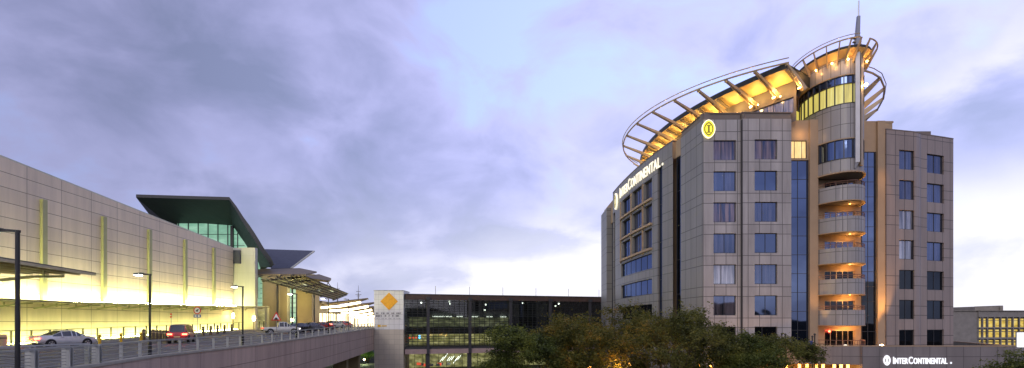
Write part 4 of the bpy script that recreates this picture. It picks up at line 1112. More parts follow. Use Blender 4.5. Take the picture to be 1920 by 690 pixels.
ring2 = [Vector((*oval(3.65, 5.5, a), hz(28.75))) for a in range(282, 366, 4)]
for pts_, r_ in ((ring1, .075), (ring2, .075), ([p+Vector((0, 0, .35)) for p in ring1], .04)):
    m = MB(); m.tube(pts_, r_, 8); m.build('drum_rail', 'steel_cream', HB)
for a in (172, 190, 206, 222, 238, 252, 266, 283, 303, 323, 345, 364):
    m = MB(); m.beam((*oval(2.68, 4.15, a), hz(27.0)), (*oval(3.65, 5.75 if a < 275 else 5.5, a), hz(28.72)), .09, .5, (0, 0, 1), 0, .09, .16); m.build('drum_fin', 'steel_cream', HB)
for a in (180, 205, 230, 255, 300):
    m = MB(); p = oval(2.95, 4.5, a); m.sphere((*p, hz(27.15)), .1, 8, 6); m.build('drum_uplight', 'cove_orange', HB)
    lamp('drum_lamp', (*oval(3.25, 5.0, a), hz(26.9)), 45, (1, .5, .13), size=.08)
# mast
m = MB(); nx, ny = 35.75, 54.75
m.prism([(nx-.42, ny+.1), (nx-.05, ny-.05), (nx+.05, ny+.5), (nx-.3, ny+.6)], hz(16.5), hz(28.2)); m.beam((nx-.22, ny+.25, hz(28.2)), (nx-.02, ny+.25, hz(31.6)), .42, .4, (0, 1, 0), 0, .26, .25); m.tube([(nx-.0, ny+.25, hz(31.6)), (nx+.02, ny+.25, hz(33.2))], .06, 6)
m.beam((nx-.4, ny+.3, hz(15.9)), (nx-.2, ny+.3, hz(16.6)), .1, .2, (0, 1, 0), 0, .4, .4)
m.build('mast', 'steel_grey', HB)
m = MB(); m.prism([(nx+.1, ny+.0), (nx+.42, ny+.15), (nx+.42, ny+.5), (nx+.12, ny+.5)], hz(16.2), hz(27.2)); m.beam((nx+.27, ny+.25, hz(27.2)), (nx+.1, ny+.25, hz(29.6)), .3, .3, (0, 1, 0), 0, .08, .1); m.build('mast_blade', 'steel_cream', HB)
for z in (28.3, 28.9, 29.3):
    m = MB(); m.box(nx-.55, nx+.25, ny+.15, ny+.45, hz(z), hz(z)+.12); m.build('mast_bracket', 'steel_cream', HB)
m = MB(); m.sphere((nx+.55, ny-.05, hz(24.4)), .15, 10, 8); m.build('mast_lamp', 'lamp_warm', HB)
lamp('mast_glow', (nx+.75, ny-.45, hz(24.4)), 70, (1, .6, .25), size=.1)
# --- right of the mast: glass strip, pier, right block
GS = Path([(38.15, 58.25), (39.75, 58.25)])
GS.window(HB, (.02, GS.L-.02, hz(-2.6), hz(18.65)), 'pane_dark', .05, (.45,), tuple((k+1)/13 for k in range(12)))
ug = [o for o in HB.children if o.name.startswith('window')][-1]
g = MB(); GS.sheet(g, .1, GS.L-.1, hz(4.5), hz(18.6), -.035); g.build('upper_pane', 'pane_blue', ug)
m = MB(); m.box(38.0, 39.74, 58.2, 58.69, hz(18.66), hz(22.0)); m.box(37.6, 41.9, 58.75, 66, hz(20), hz(22.0)); m.box(37.5, 42.0, 58.71, 66, hz(22.0), hz(22.2)); m.build('upper_block', 'hotel_stucco', HB)
m = MB(); m.box(39.75, 40.55, 57.95, 58.69, 0, hz(21.95)); m.build('lit_pier', 'hotel_stucco', HB)
FR = Path([(40.57, 57.85), (44.55, 58.75), (45.0, 58.95), (45.5, 59.3), (50.4, 60.9)])
ops = []
for r in range(7):
    zt = hz(18.9-3.28*r)
    for cidx, (a, b) in enumerate(((1686, 1714.5), (1738, 1770))): ops.append((FR.u_px(a), FR.u_px(b), zt-2.12, zt, r, cidx))
m = MB(); FR.facade(m, 0, hz(20.95), [o[:4] for o in ops], .25); e = FR.p[-1]; m.face([(e.x, e.y, 0), (e.x+1.6, 76, 0), (e.x+1.6, 76, hz(20.95)), (e.x, e.y, hz(20.95))]); m.face([(40.57, 58.69, 0), (40.57, 57.85, 0), (40.57, 57.85, hz(20.95)), (40.57, 58.69, hz(20.95))]); m.build('right_wall', 'hotel_panel_warm_shade', HB)
for o in ops: FR.window(HB, o[:4], pane_pick(o[4], o[5], 'R'), .22, (.5,), ())
m = MB(); FR.strip(m, 0, FR.L, hz(20.95), hz(21.06), -.6, .03); m.build('right_coping', 'hotel_stucco_dark', HB)
m = MB(); m.box(42.2, 47.6, 60.6, 68, hz(20), hz(21.75)); m.build('roof_block', 'hotel_stucco_dark', HB)
# --- big roof: drum, soffit, fins and ring rail
RCN = Vector((61.67, 80.12)); RR = 41.26
def rc(th, r): a = math.radians(th); return (RCN.x+r*math.cos(a), RCN.y+r*math.sin(a))
def ang(p): return math.degrees(math.atan2(p[1]-RCN.y, p[0]-RCN.x)) % 360
t0, t1 = ang((21.6, 92)), ang((28.85, 55.7))
ths = [t0+(t1-t0)*i/40 for i in range(41)]
m = MB()
for a, b in zip(ths, ths[1:]):
    m.face([(*rc(a, RR-2.0), hz(25.75)), (*rc(b, RR-2.0), hz(25.75)), (*rc(b, RR), hz(26.45)), (*rc(a, RR), hz(26.45))], 0)
    m.face([(*rc(a, RR), hz(26.45)), (*rc(b, RR), hz(26.45)), (*rc(b, RR+.05), hz(27.0)), (*rc(a, RR+.05), hz(27.0))], 1)
    m.face([(*rc(a, RR+.05), hz(27.0)), (*rc(b, RR+.05), hz(27.0)), (*rc(b, RR-9), hz(27.1)), (*rc(a, RR-9), hz(27.1))], 1)
q = rc(t1, RR); q2 = rc(t1, RR-9)
m.face([(*rc(t1, RR-2), hz(25.75)), (*q2, hz(25.75)), (*q2, hz(27)), (*rc(t1, RR+.05), hz(26.8)), (*q, hz(26.45))], 1)
m.build('crescent_roof', ['soffit_panel', 'roof_dark'], HB)
DW = Path([rc(a, RR-2.1) for a in ths])
wu0 = DW.u_px(1396)
m = MB(); DW.facade(m, hz(21.5), hz(25.8), [(wu0, DW.L-.3, hz(22.5), hz(24.15))], .2); m.build('crescent_wall', 'hotel_stucco_dark', HB)
w = DW.window(HB, (wu0, DW.L-.3, hz(22.5), hz(24.15)), 'pane_pale', .18, (.2, .4, .6, .8), ())
m = MB(); m.face([(29.4, 58.8, hz(21.5)), (33.2, 61.8, hz(21.5)), (33.2, 61.8, hz(26.2)), (29.4, 58.8, hz(26.2))]); m.build('link_wall', 'hotel_stucco', HB)
LK = Path([(29.6, 58.85), (33.2, 61.7)])
LK.window(HB, (.3, LK.L-.05, hz(22.6), hz(24.3)), 'drum_gold', -.12, (.33, .66), ())
RG0 = Vector((41.08, 76.6)); RGR = 24.58
def rg(th, r=RGR): a = math.radians(th); return (RG0.x+r*math.cos(a), RG0.y+r*math.sin(a))
def gang(p): return math.degrees(math.atan2(p[1]-RG0.y, p[0]-RG0.x)) % 360
g0, g1 = gang((21.5, 92)), gang((28.9, 55.6))
gl = [g0+(g1-g0)*i/60 for i in range(61)]
m = MB(); m.tube([(*rg(a), hz(27.0)) for a in gl], .095, 8); m.tube([(*rg(a, RGR+.12), hz(27.45)) for a in gl], .055, 6); m.build('ring_rail', 'steel_cream', HB)
tops = [(1476, 127), (1418, 137), (1360, 149), (1307, 167), (1261, 186), (1224, 209), (1197, 231), (1181, 253), (1174, 272), (1173.5, 290), (1181, 306)]
for k, (px, py) in enumerate(tops):
    Y = 27.0*F/(605-py); a = gang((PX(px, Y), Y)); tp_ = Vector((*rg(a, RGR-.02), hz(26.9)))
    bth = ang(tp_[:2]); bp = Vector((*rc(bth+ (1.2 if k < 3 else 0), RR-2.05), hz(24.5)))
    d = (tp_-bp); side = Vector((d.y, -d.x, 0)).normalized()
    m = MB()
    sr = MB(); r0, r1 = Vector((*rc(bth, RR-1.9), hz(25.72))), Vector((*rc(bth, RR-.1), hz(26.35))); sr.beam(r0, r1, .34, .22); sr.build('soffit_rib', 'hotel_stucco_dark', HB)
    for s in (-1, 1):
        mid = bp.lerp(tp_, .5)+Vector((0, 0, .12))
        m.beam(bp+side*s*.19, mid+side*s*.16, .08, .50, (0, 0, 1), 0, .08, .34); m.beam(mid+side*s*.14, tp_+side*s*.11, .08, .34, (0, 0, 1), 0, .08, .18)
    for f in (.02, .5, .98): m.beam(bp.lerp(tp_, f)-side*.17, bp.lerp(tp_, f)+side*.17, .2, .24)
    m.build('roof_fin', 'steel_cream', HB)
    m = MB(); lp = bp+d.normalized()*.9+Vector((0, 0, -.55)); m.disc(lp, .16, (d.x, d.y, d.z+1.5), 10, .12); m.build('fin_uplight', 'cove_orange', HB)
    lamp('fin_lamp', tuple(lp+d.normalized()*.35+Vector((0, 0, -.1))), 120, (1, .50, .12), size=.1)
    if k < len(tops)-1:
        p2, Y2 = tops[k+1], 27*F/(605-tops[k+1][1]); mid = (tp_+Vector((PX(p2[0], Y2), Y2, tp_.z)))/2
        bm_ = ang(mid[:2]); l2 = (*rc(bm_, RR-1.2), hz(25.25)); lamp('soffit_lamp', l2, 95, (1, .64, .17), size=.15)
        m = MB(); m.disc((*rc(bm_, RR-1.6), hz(24.45)), .06, (0, 0, 1), 10, .12); m.build('soffit_uplight', 'cove_orange', HB)
# right-hand wing of the ring, beyond the mast
rr_ = [Vector((x, y, hz(27))) for x, y in ((36.6, 56.6), (39, 57.7), (40.6, 58.8), (42.9, 61.4), (44.7, 64.2), (46.3, 67.6), (47.1, 70.9), (47.3, 74))]
m = MB(); m.tube(rr_, .11, 8); m.tube([p+Vector((.1, -.1, .45)) for p in rr_[:5]], .05, 6); m.build('ring_rail', 'steel_cream', HB)
re_ = [(36.6, 59.2), (38.5, 58.9), (41.0, 62.2), (43.5, 66.2), (44.4, 72), (40, 75), (37, 66)]
m = MB(); m.prism(re_, hz(26.3), hz(26.7)); m.build('wing_roof', 'roof_dark', HB)
m = MB(); m.prism([(37.2, 60), (38.2, 60), (40.2, 63), (42.3, 67), (42.8, 72), (40, 74), (37.5, 66)], hz(22), hz(26.29)); m.build('wing_drum', 'hotel_stucco', HB)
for i, q in ((2, (38.6, 60.6)), (3, (40.4, 63.4)), (4, (41.6, 65.6)), (5, (42.5, 68.2)), (6, (42.8, 71))):
    m = MB(); b0 = Vector((*q, hz(24.6))); m.beam(b0, rr_[i], .22, .8, (0, 0, 1), 0, .2, .3); m.build('roof_fin', 'steel_cream', HB)
lamp('wing_lamp', (40.6, 61.4, hz(24.6)), 80, (1, .56, .18), size=.1)
# uplights at the foot of the orange piers
for k, (x, y, zz0, pw, dr, an) in enumerate(((40.35, 56.6, -2.2, 5200, (-.15, .62, 10), 42), (39.7, 57.2, -2.2, 4200, (-.02, .3, 10), 34), (32.6, 56.2, -2.2, 2600, (-.05, .55, 10), 34))):
    lamp('pier_spot', (x, y, hz(zz0)), pw, (1, .5, .13), 'SPOT', .1, dr, an)
lamp('pier_spot', (40.2, 56.3, hz(21.5)), 2600, (1, .5, .14), 'SPOT', .1, (-.1, .6, -10), 34)  # added downward spot that evens the glow along the pier
lamp('recess_lamp', (31.2, 57.0, hz(20.3)), 30, (1, .55, .2), size=.1)
# --- podium
TP = Path([(22, 54.9), (29.4, 53.6), (30.6, 53.3), (31.8, 53.0), (34.25, 52.5)])
m = MB(); TP.strip(m, 0, TP.L, hz(-4.15), hz(-2.36), -.3, 0); m.build('entrance_fascia', 'hotel_panel_podium', HB)
PD = Path([(34.27, 52.2), (49.3, 52.2), (58, 76)])
m = MB(); PD.sheet(m, 0, PD.L, 0, hz(-2.34)); m.face([(34.27, 56, 0), (34.27, 52.2, 0), (34.27, 52.2, hz(-2.34)), (34.27, 56, hz(-2.34))]); m.build('podium_wall', 'hotel_panel_podium', HB)
m = MB(); m.prism([(22, 55.2), (34.3, 52.8), (34.3, 52.5), (49.0, 52.5), (57.6, 76), (52.5, 76), (50.5, 60.8), (40, 57.9), (22, 56.9)], hz(-3.2), hz(-2.75)); m.build('terrace_deck', 'concrete', HB)
m = MB(); PD.strip(m, 0, PD.L, hz(-2.34), hz(-2.24), -.25, .03); TP.strip(m, 0, TP.L, hz(-2.36), hz(-2.26), -.25, .03); m.build('podium_coping', 'hotel_stucco', HB)
m = MB(); m.box(23, 34.2, 56.4, 56.7, 0, hz(-3.21)); m.build('entrance_wall', 'hotel_stucco', HB)
for px in (1536, 1549, 1571, 1584, 1597, 1505, 1518):
    u = TP.u_px(px); q = TP.at(u, -.9); m = MB(); m.tube([(q.x, q.y, hz(-4.75)), (q.x, q.y, hz(-4.2))], .13, 8); m.tube([(q.x, q.y, hz(-4.2)), (q.x, q.y, hz(-3.21))], .03, 6); m.build('entrance_lamp', 'lamp_orange', HB)
for px, py in ((1585, 648), (1653, 648)):
    q = P(px, py, 53.2); m = MB(); m.sphere(q, .17, 12, 8, 0, .7); m.build('terrace_lamp', 'lamp_warm' if px > 1600 else 'sign_glow', HB)

# ------------------------------------------------------------------ hotel signs
def text_mesh(body, size, ext, shear=0, space=1.0, bold=.0):
    cu = bpy.data.curves.new('lettering', 'FONT'); cu.body = body; cu.size = size; cu.extrude = ext; cu.shear = shear; cu.space_character = space; cu.offset = bold; cu.resolution_u = 3
    return cu
def text_obj(pieces, mat, parent, mapper, ext=.05, space=1.0, bold=.012):
    """pieces: (string, size); laid end to end on one baseline, mapped by mapper(x, y, z)->Vector; returns the width used by a plain pass"""
    x = 0; vs, fs = [], []
    for s, size in pieces:
        cu = text_mesh(s, size, ext, 0, space, bold*size)
        ob = bpy.data.objects.new('tmp_text', cu); COL.objects.link(ob)
        bpy.context.view_layer.update()
        dg = bpy.context.evaluated_depsgraph_get(); me = bpy.data.meshes.new_from_object(ob.evaluated_get(dg))
        xs = [v.co.x for v in me.vertices]; off = len(vs)
        vs += [(v.co.x-min(xs)+x, v.co.y, v.co.z) for v in me.vertices]; fs += [[i+off for i in p.vertices] for p in me.polygons]
        x += max(xs)-min(xs)+.13*size*space
        bpy.data.objects.remove(ob); bpy.data.curves.remove(cu); bpy.data.meshes.remove(me)
    W_ = x
    inv = WORLD(parent).inverted()
    me = bpy.data.meshes.new('lettering'); me.from_pydata([tuple(inv @ mapper(a/W_, b, c)) for a, b, c in vs], [], fs); me.materials.append(MATS[mat]); me.update()
    o = bpy.data.objects.new('lettering', me); COL.objects.link(o); o.parent = parent
    return o
def lens(m, c, ux, w, h, mat=0, y=0, n=12, nrm=None, th=.08):
    """pointed oval outline plate centred on c, in the plane of ux and z"""
    ux = Vector(ux).normalized(); nr = Vector((ux.y, -ux.x, 0)); pts = []
    for i in range(n): a = math.pi*i/n-math.pi/2; pts.append((w/2*math.cos(a)**1.0, h/2*math.sin(a)))
    for i in range(n): a = math.pi*i/n+math.pi/2; pts.append((w/2*math.cos(a), h/2*math.sin(a)))
    pts = [(x*(1-.22*(abs(z)/(h/2))**3), z) for x, z in pts]
    fr = [c+ux*x+Vector((0, 0, z))+nr*(y+th) for x, z in pts]; bk_ = [c+ux*x+Vector((0, 0, z))+nr*y for x, z in pts]
    m.face(fr, mat); k = len(pts)
    for i in range(k): m.face([fr[i], fr[(i+1) % k], bk_[(i+1) % k], bk_[i]], mat)
def lens_frame(m, c, ux, w, h, t_, y, mat=0, th=.05, n=14):
    """pointed oval ring of bar width t_"""
    ux = Vector(ux).normalized(); nr = Vector((ux.y, -ux.x, 0))
    def pts(w, h):
        q = []
        for i in range(2*n): a = math.pi*i/n; q.append((w/2*math.cos(a)*(1-.22*abs(math.sin(a))**3), h/2*math.sin(a)))
        return q
    A, B = pts(w, h), pts(w-2*t_, h-2.4*t_); k = 2*n
    f3 = lambda p, d: c+ux*p[0]+Vector((0, 0, p[1]))+nr*d
    for i in range(k):
        j = (i+1) % k
        m.face([f3(A[i], y+th), f3(A[j], y+th), f3(B[j], y+th), f3(B[i], y+th)], mat)
        m.face([f3(A[i], y), f3(A[j], y), f3(A[j], y+th), f3(A[i], y+th)], mat); m.face([f3(B[j], y), f3(B[i], y), f3(B[i], y+th), f3(B[j], y+th)], mat)
def serif_i(m, c, ux, w, h, y, mat=0, th=.05):
    ux = Vector(ux).normalized(); nr = Vector((ux.y, -ux.x, 0))
    for (a, b, z0, z1) in ((-.5, .5, .36, .5), (-.5, .5, -.5, -.36), (-.26, .26, -.36, .36)):
        q = [c+ux*w*x+nr*(y) for x in (a, b)]; q2 = [p+nr*th for p in q]
        m.prism([(q2[0].x, q2[0].y), (q2[1].x, q2[1].y), (q[1].x, q[1].y), (q[0].x, q[0].y)], c.z+h*z0, c.z+h*z1, mat)
# big lettering along the curved side wall
ua, ub = sy(1163.5), sy(1241)
c0 = SW.at((ua+ub)/2)
sg = thing('hotel_sign', 'raised pale letters reading INTERCONTINENTAL high on the curved side wall, with a lens emblem', 'hotel sign', (c0.x, c0.y, hz(20)))
def side_map(f, y, z):
    u = ua+(ub-ua)*f; return SW.v(u, hz(19.95)+y*1.35-.0*(u-ua), .12+z)
text_obj([('I', 1.75), ('NTER', 1.45), ('C', 1.75), ('ONTINENTAL', 1.45)], 'sign_glow', sg, side_map, .05, 1.1, .0)
q = SW.v(sy(1244.5), hz(19.95), .1); m = MB(); m.box(q.x-.12, q.x, q.y-.16, q.y+.16, q.z-.02, q.z+.25); m.build('mark', 'sign_glow', sg)
u0 = sy(1157); q = SW.v(u0, hz(20.0), .08); nr = SW.nrm(u0); tx = Vector((-nr.y, nr.x, 0))
m = MB(); lens(m, q, tx, 1.9, 2.7, 0, 0, 12, None, .25); em = m.build('emblem', 'sign_glow', sg)
m = MB(); lens_frame(m, q, tx, 1.5, 2.2, .22, .26, 0, .03); serif_i(m, q, tx, .55, 1.3, .26, 0, .03); m.build('emblem_lines', 'emblem_dark', em)
# emblem on the front corner
q = Vector((PX(1327, 57)+.02, 57.0, P(1327, 243, 57).z))
sg = thing('hotel_emblem', 'glowing yellow lens emblem with an inner letter at the front corner', 'emblem', tuple(q))
m = MB(); lens(m, q, (1, 0, 0), 1.32, 1.86, 0, .05, 12, None, .18); em = m.build('emblem', 'emblem_gold', sg)
m = MB(); lens_frame(m, q, (1, 0, 0), 1.0, 1.45, .13, .235, 0, .02); serif_i(m, q, (1, 0, 0), .42, .85, .235, 0, .02); m.build('emblem_lines', 'emblem_dark', em)
m = MB(); lens_frame(m, q, (1, 0, 0), 1.42, 1.98, .08, .05, 0, .21); m.build('emblem_rim', 'sign_glow', em)
# podium sign
pa, pb = PD.u_px(1673.5), PD.u_px(1776)
sg = thing('podium_sign', 'white letters reading INTERCONTINENTAL with a lens emblem on the low entrance wall', 'hotel sign', (41, 52.2, hz(-3.7)))
text_obj([('I', .98), ('NTER', .82), ('C', .98), ('ONTINENTAL', .82)], 'sign_white', sg, lambda f, y, z: PD.v(pa+(pb-pa)*f, hz(-4.02)+y, .09+z), .04, 1.05, .012)
q = PD.v(PD.u_px(1662), hz(-3.68), .04); m = MB(); lens_frame(m, q, (1, 0, 0), .68, 1.0, .11, 0, 0, .08); serif_i(m, q, (1, 0, 0), .28, .56, 0, 0, .08); m.build('emblem', 'sign_white', sg)
q = PD.v(PD.u_px(1782), hz(-3.95), .05); m = MB(); m.box(q.x-.07, q.x+.07, q.y-.05, q.y, q.z-.07, q.z+.1); m.build('mark', 'sign_white', sg)

# ------------------------------------------------------------------ car park on the right
pk = thing('parking_building', 'low grey building with three rows of glowing yellow openings', 'building', (86, 94, 0))
PK = Path([(75.5, 92.3), (80.2, 92.0), (80.3, 91.7), (104, 94)])
hp = lambda y: ZC+(605-y)*.092
ops = []
cxs = [1833, 1844, 1853, 1866, 1878, 1890, 1901, 1913, 1926, 1940]
for r, (a, b) in enumerate(((594.5, 613.5), (615.5, 632.5), (635.5, 649.5))):
    for i in range(len(cxs)-1): ops.append((PK.u_px(cxs[i]), PK.u_px(cxs[i+1])-.14, hp(b), hp(a)))
m = MB(); PK.facade(m, 0, hp(583), ops, .35); m.build('wall', 'parking_grey', pk)
m = MB(); PK.sheet(m, 4.6, PK.L, hp(652), hp(592), -4); m.build('lit_interior', 'parking_glow', pk)
m = MB()
for r in (594.5, 615.5, 635.5): PK.strip(m, 4.6, PK.L, hp(r+7), hp(r+6.2), -3.9, -.4); PK.strip(m, 4.6, PK.L, hp(r+2.6), hp(r-.4), -3.9, -.36)
m.build('beams', 'parking_wall', pk)
m = MB(); PK.strip(m, 0, PK.L, hp(583), hp(582), -20, .25); m.build('roof', 'parking_wall', pk)
m = MB()
for i in range(18): u = 4.7+i*1.15; PK.strip(m, u-.04, u+.04, hp(651), hp(592), -.3, -.2)
m.build('mullions', 'mullion', pk)
m = MB(); m.box(PX(1828, 96), PX(1879, 96), 96, 101, hp(583), hp(573.5)); m.box(PX(1874, 95.9), PX(1880, 95.9), 95.8, 101.1, hp(583), hp(571.5)); m.build('plant_room', 'parking_wall', pk)
q = P(1915, 637, 80); s = thing('light_box', 'blank white lit panel on two posts beside the yellow lit building', 'lit panel', (q.x, 80, 0))
m = MB(); m.box(q.x-.55, q.x+3.2, 79.85, 80.1, q.z-1.1, q.z+1.05); m.build('panel', 'ad_white', s)
m = MB(); m.box(q.x-.65, q.x+3.3, 80.101, 80.25, q.z-1.2, q.z+1.15); m.tube([(q.x+.3, 80.18, 0), (q.x+.3, 80.18, q.z-1.1)], .1, 8); m.tube([(q.x+2.5, 80.18, 0), (q.x+2.5, 80.18, q.z-1.1)], .1, 8); m.build('frame', 'steel_grey', s)

# flagpoles by the hotel entrance
for k, (px, py, Y, fl) in enumerate(((1523, 632, 50, True), (1527.5, 628, 50.3, False), (1466, 627, 50, False), (1472.5, 628, 50.2, False))):
    p = P(px, py, Y); s = thing('flagpole', ['dark flagpole with a furled blue flag beside the hotel entrance', 'dark bare flagpole directly beside the blue flag', 'dark bare pole above the green tree, farther from the blue flag', 'dark bare pole above the green tree, nearer the blue flag'][k], 'flagpole', (p.x, Y, 0), 0, 'poles in front of the hotel')
    m = MB(); m.tube([(p.x, Y, 0), (p.x, Y, p.z)], .06, 8); m.sphere((p.x, Y, p.z+.05), .11, 8, 6); m.build('pole', 'lamp_black', s)
    if fl:
        m = MB(); rr = random.Random(2); n = 9
        for i in range(n):
            z = p.z-.35-i*.24; w = .16+.16*math.sin(i*.45); m.tube([(p.x-.1-w*.3, Y-.05, z), (p.x-.12-w*.35, Y-.06, z-.25)], w, 8, 0, [w, .16+.16*math.sin((i+1)*.45)], False)
        m.build('flag', 'flag_blue', s)

# ------------------------------------------------------------------ trees and shrubs
def make_tree(name, label, cat, x, Y, top, width, leaf, seed, n_leaf=9000, lsize=.20, lean=(0, 0), sparse=1.0, fork=2.2, zb=0, group='trees in front of the hotel', levels=5):
    rr = random.Random(seed); t0_ = thing(name, label, cat, (x, Y, zb), 0, group)
    H = top-zb; tm = MB(); tips = []
    def grow(p, d, L, r, lv):
        n = 3; path = [p]; rad = [r]
        for i in range(n):
            d = (d+Vector((rr.uniform(-.16, .16), rr.uniform(-.16, .16), rr.uniform(-.04, .10)))).normalized(); p = p+d*L/n; path.append(p); rad.append(r*(1-.42*(i+1)/n))
        tm.tube(path, r, 7 if lv < 2 else 5, 0, rad, lv == 0)
        if lv >= levels-1: tips.append((path[-2], lv)); tips.append((path[-1], lv))
        if lv >= levels: return
        k = rr.choice((2, 3)) if lv > 0 else rr.choice((3, 4))
        a0 = rr.uniform(0, 6.28)
        for j in range(k):
            a = a0+j*6.283/k+rr.uniform(-.5, .5); sp = rr.uniform(.35, .8)*(1.25 if lv == 0 else 1)
            nd = (d+Vector((math.cos(a)*sp*width/H*1.5, math.sin(a)*sp*width/H*1.5, rr.uniform(-.05, .25)))).normalized()
            grow(p, nd, L*rr.uniform(.66, .88), rad[-1]*.72, lv+1)
    grow(Vector((x, Y, zb)), Vector((lean[0], lean[1], 1)).normalized(), H*.26, H*.015+.05, 0)
    # fit the crown to the wanted top and width
    zs = [p.z for p, _ in tips]; mz = max(zs); xs_ = sorted(p.x-x for p, _ in tips); ex = max(abs(xs_[0]), abs(xs_[-1]))
    kz = (top-.25-zb)/(mz-zb); kx = (width/2-.3)/ex
    f = lambda v: Vector((x+(v.x-x)*kx, Y+(v.y-Y)*kx, zb+(v.z-zb)*kz))
    tm.v = [f(v) for v in tm.v]
    tm.build('trunk', 'bark', t0_, 60)
    lm = MB(); per = max(4, int(n_leaf/len(tips)))
    for p, lv in tips:
        p = f(p)
        if rr.random() > sparse: continue
        sg_ = rr.uniform(.22, .55); ns = int(per*rr.uniform(.4, 1.7))
        ax = Vector((rr.uniform(-1, 1), rr.uniform(-1, 1), rr.uniform(-.2, .7))).normalized()
        for _ in range(ns):
            o = ax*rr.gauss(0, sg_)+Vector((rr.gauss(0, .17), rr.gauss(0, .17), rr.gauss(0, .12)))
            c = p+o; s = lsize*rr.uniform(.6, 1.3)
            a = Vector((rr.uniform(-1, 1), rr.uniform(-1, 1), rr.uniform(-.6, .6))).normalized(); b = a.cross(Vector((rr.uniform(-1, 1), rr.uniform(-1, 1), rr.uniform(-1, 1)))).normalized()
            lm.face([c-a*s*.6, c+b*s*.24, c+a*s*.6, c-b*s*.24], 0, [(0, 0), (1, 0), (1, 1), (0, 1)])
    lm.build('crown', leaf, t0_)
    return t0_
T_ = lambda px, py, Y: (PX(px, Y), Y, P(0, py, Y).z)
def tree_at(name, label, px, py, Y, width, leaf, seed, n, ls=.17, lean=(0, 0), sparse=.9, group='trees in front of the hotel'):
    x, y, z = T_(px, py, Y); return make_tree(name, label, 'tree', x, y, z, width, leaf, seed, n, ls, lean, sparse, 2.2, 0, group)
tree_at('autumn_tree', 'broad tree with rust and gold among its leaves, tallest in front of the hotel', 1135, 566, 42, 11.5, 'leaf_autumn', 3, 21000)
tree_at('autumn_tree', 'smaller tree with rust leaves just left of the tallest one', 1065, 584, 45, 8.5, 'leaf_autumn', 14, 14000)
tree_at('leafy_tree', 'dark green spreading tree in front of the glass building', 1000, 606, 43, 8.6, 'leaf_green', 5, 21000)
tree_at('leafy_tree', 'thin open tree with bare sloping branches before the front corner of the hotel', 1285, 574, 40, 9.2, 'leaf_olive', 21, 12500, .16, (.06, 0), .8)
tree_at('leafy_tree', 'low bushy green tree under the left windows of the hotel', 1385, 622, 44, 7.6, 'leaf_green', 9, 19000)
tree_at('leafy_tree', 'low bushy olive tree next to the furled blue flag', 1462, 628, 46, 6.6, 'leaf_olive', 12, 16000)
tree_at('leafy_tree', 'olive tree filling the gap between the rust tree and the thin open tree', 1212, 578, 47, 8.0, 'leaf_olive', 30, 15000)
tree_at('leafy_tree', 'small olive tree just right of the thin open tree, below the front corner', 1338, 604, 43, 6.0, 'leaf_olive', 51, 11000)
tree_at('leafy_tree', 'low green tree at the left end of the row, before the lit street level', 945, 640, 42, 5.5, 'leaf_green', 61, 12000)
tree_at('leafy_tree', 'dark treetop in the corner beside the white lit panel', 1895, 656, 40, 5.6, 'leaf_green', 17, 12000, .17, (0, 0), 1, None)
def shrub(label, px, Y, top, w, leaf, seed, n=5000, group='shrubs under the trees', cat='shrub', zb=0):
    rr = random.Random(seed); x = PX(px, Y); s = thing('leafy_shrub', label, cat, (x, Y, zb), 0, group)
    st_ = MB(); lm = MB(); cl_ = []
    for i in range(9):
        a = rr.uniform(0, 6.28); r = rr.uniform(.2, 1)*w/2*.8; e = Vector((x+math.cos(a)*r, Y+math.sin(a)*r*.7, zb+(top-zb)*rr.uniform(.55, .97)))
        st_.tube([(x+math.cos(a)*.15, Y+math.sin(a)*.15, zb), ((x*.6+e.x*.4), (Y*.6+e.y*.4), zb+(e.z-zb)*.55), e], .06, 5, 0, [.09, .06, .02]); cl_ += [e, e.lerp(Vector((x, Y, e.z-.6)), .4)]
    st_.build('stems', 'bark', s)
    for i in range(n):
        p = rr.choice(cl_); c = p+Vector((rr.gauss(0, w*.11), rr.gauss(0, w*.11), -abs(rr.gauss(0, (top-zb)*.16))+.15)); z = .2*rr.uniform(.6, 1.3)
        a = Vector((rr.uniform(-1, 1), rr.uniform(-1, 1), rr.uniform(-.6, .6))).normalized(); b = a.cross(Vector((rr.uniform(-1, 1), rr.uniform(-1, 1), rr.uniform(-1, 1)))).normalized()
        lm.face([c-a*z*.6, c+b*z*.25, c+a*z*.6, c-b*z*.25], 0, [(0, 0), (1, 0), (1, 1), (0, 1)])
    lm.build('foliage', leaf, s); return s
shrub('green shrub below the dark green spreading tree', 960, 41, P(0, 662, 41).z, 5.2, 'leaf_green', 41, 6000)
shrub('rusty shrub below the smaller rust leaved tree', 1060, 40, P(0, 640, 40).z, 5.5, 'leaf_autumn', 42, 7000)
shrub('brown and gold shrub below the tallest rust tree', 1145, 39, P(0, 640, 39).z, 5.0, 'leaf_autumn', 43, 7000)
shrub('olive shrub below the gap filling olive tree', 1215, 43, P(0, 645, 43).z, 4.6, 'leaf_olive', 44, 6000)
shrub('olive shrub below the small olive tree', 1300, 41, P(0, 655, 41).z, 4.6, 'leaf_olive', 47, 7000)
shrub('green shrub below the low bushy green tree', 1355, 42, P(0, 660, 42).z, 4.2, 'leaf_green', 45, 6000)
shrub('green shrub between the two low bushy trees', 1440, 42, P(0, 660, 42).z, 5.0, 'leaf_green', 46, 6000)
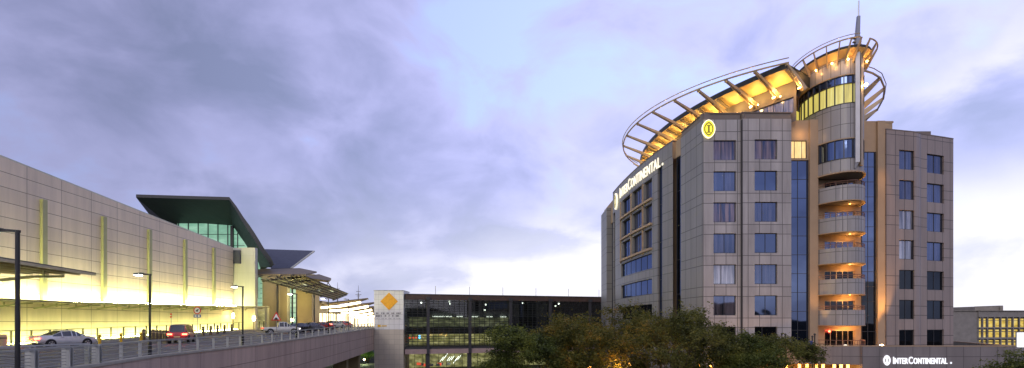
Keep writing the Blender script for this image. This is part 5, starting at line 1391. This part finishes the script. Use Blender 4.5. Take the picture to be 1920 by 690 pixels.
for k, (px, Y) in enumerate(((632, 128), (668, 132), (690, 126))):
    shrub(['lamp lit shrub under the viaduct, before the first pier', 'lamp lit shrub under the viaduct, right of the pier', 'lamp lit shrub under the viaduct, next to the sign tower'][k], px, Y, ZC-8+1.5, 5, 'leaf_lit', 50+k, 2500, 'shrubs lit up under the viaduct')
for k, (px, py, Y) in enumerate(((1310, 686, 47), (1333, 688, 48), (1444, 685, 52), (1475, 688, 52), (1180, 684, 50), (1105, 688, 52), (643, 680, 122), (683, 674, 122))):
    p = P(px, py, Y); und = k >= 6
    s = thing('garden_lamp', ['orange globe lamp left of the pair under the thin open tree', 'orange globe lamp right of the pair under the thin open tree', 'orange globe lamp behind the low bushy green tree', 'orange globe lamp behind the low bushy olive tree', 'orange globe lamp behind the tallest rust tree', 'orange globe lamp behind the smaller rust tree', 'pale globe lamp under the viaduct, left of the pier', 'pale globe lamp under the viaduct, near the sign tower'][k], 'lamp', (p.x, Y, 0), 0, 'globe lamps on tall posts')
    m = MB(); m.tube([(p.x, Y, 0), (p.x, Y, p.z-.1)], .07, 8); m.build('post', 'lamp_black', s)
    m = MB(); m.sphere(p, .17, 10, 8); m.build('globe', 'lamp_orange' if not und else 'lamp_warm', s)
    lamp('garden_light', (p.x, Y-.6, p.z+.1), 260 if not und else 500, (1, .5, .13) if not und else (.8, 1, .5), size=.2)
lamp('tree_light', (PX(1165, 38), 38.6, ZC-3.4), 200, (1, .48, .12), size=.3)

# ------------------------------------------------------------------ render settings
SC.view_settings.view_transform = 'Standard'; SC.view_settings.look = 'None'; SC.view_settings.exposure = 0; SC.view_settings.gamma = 1
SC.render.engine = 'CYCLES'
SC.cycles.use_denoising = True
try: SC.cycles.denoiser = 'OPENIMAGEDENOISE'
except Exception: pass
SC.cycles.max_bounces = 6; SC.cycles.diffuse_bounces = 3; SC.cycles.glossy_bounces = 3; SC.cycles.transmission_bounces = 4; SC.cycles.transparent_max_bounces = 8
SC.cycles.caustics_reflective = False; SC.cycles.caustics_refractive = False; SC.cycles.sample_clamp_indirect = 6
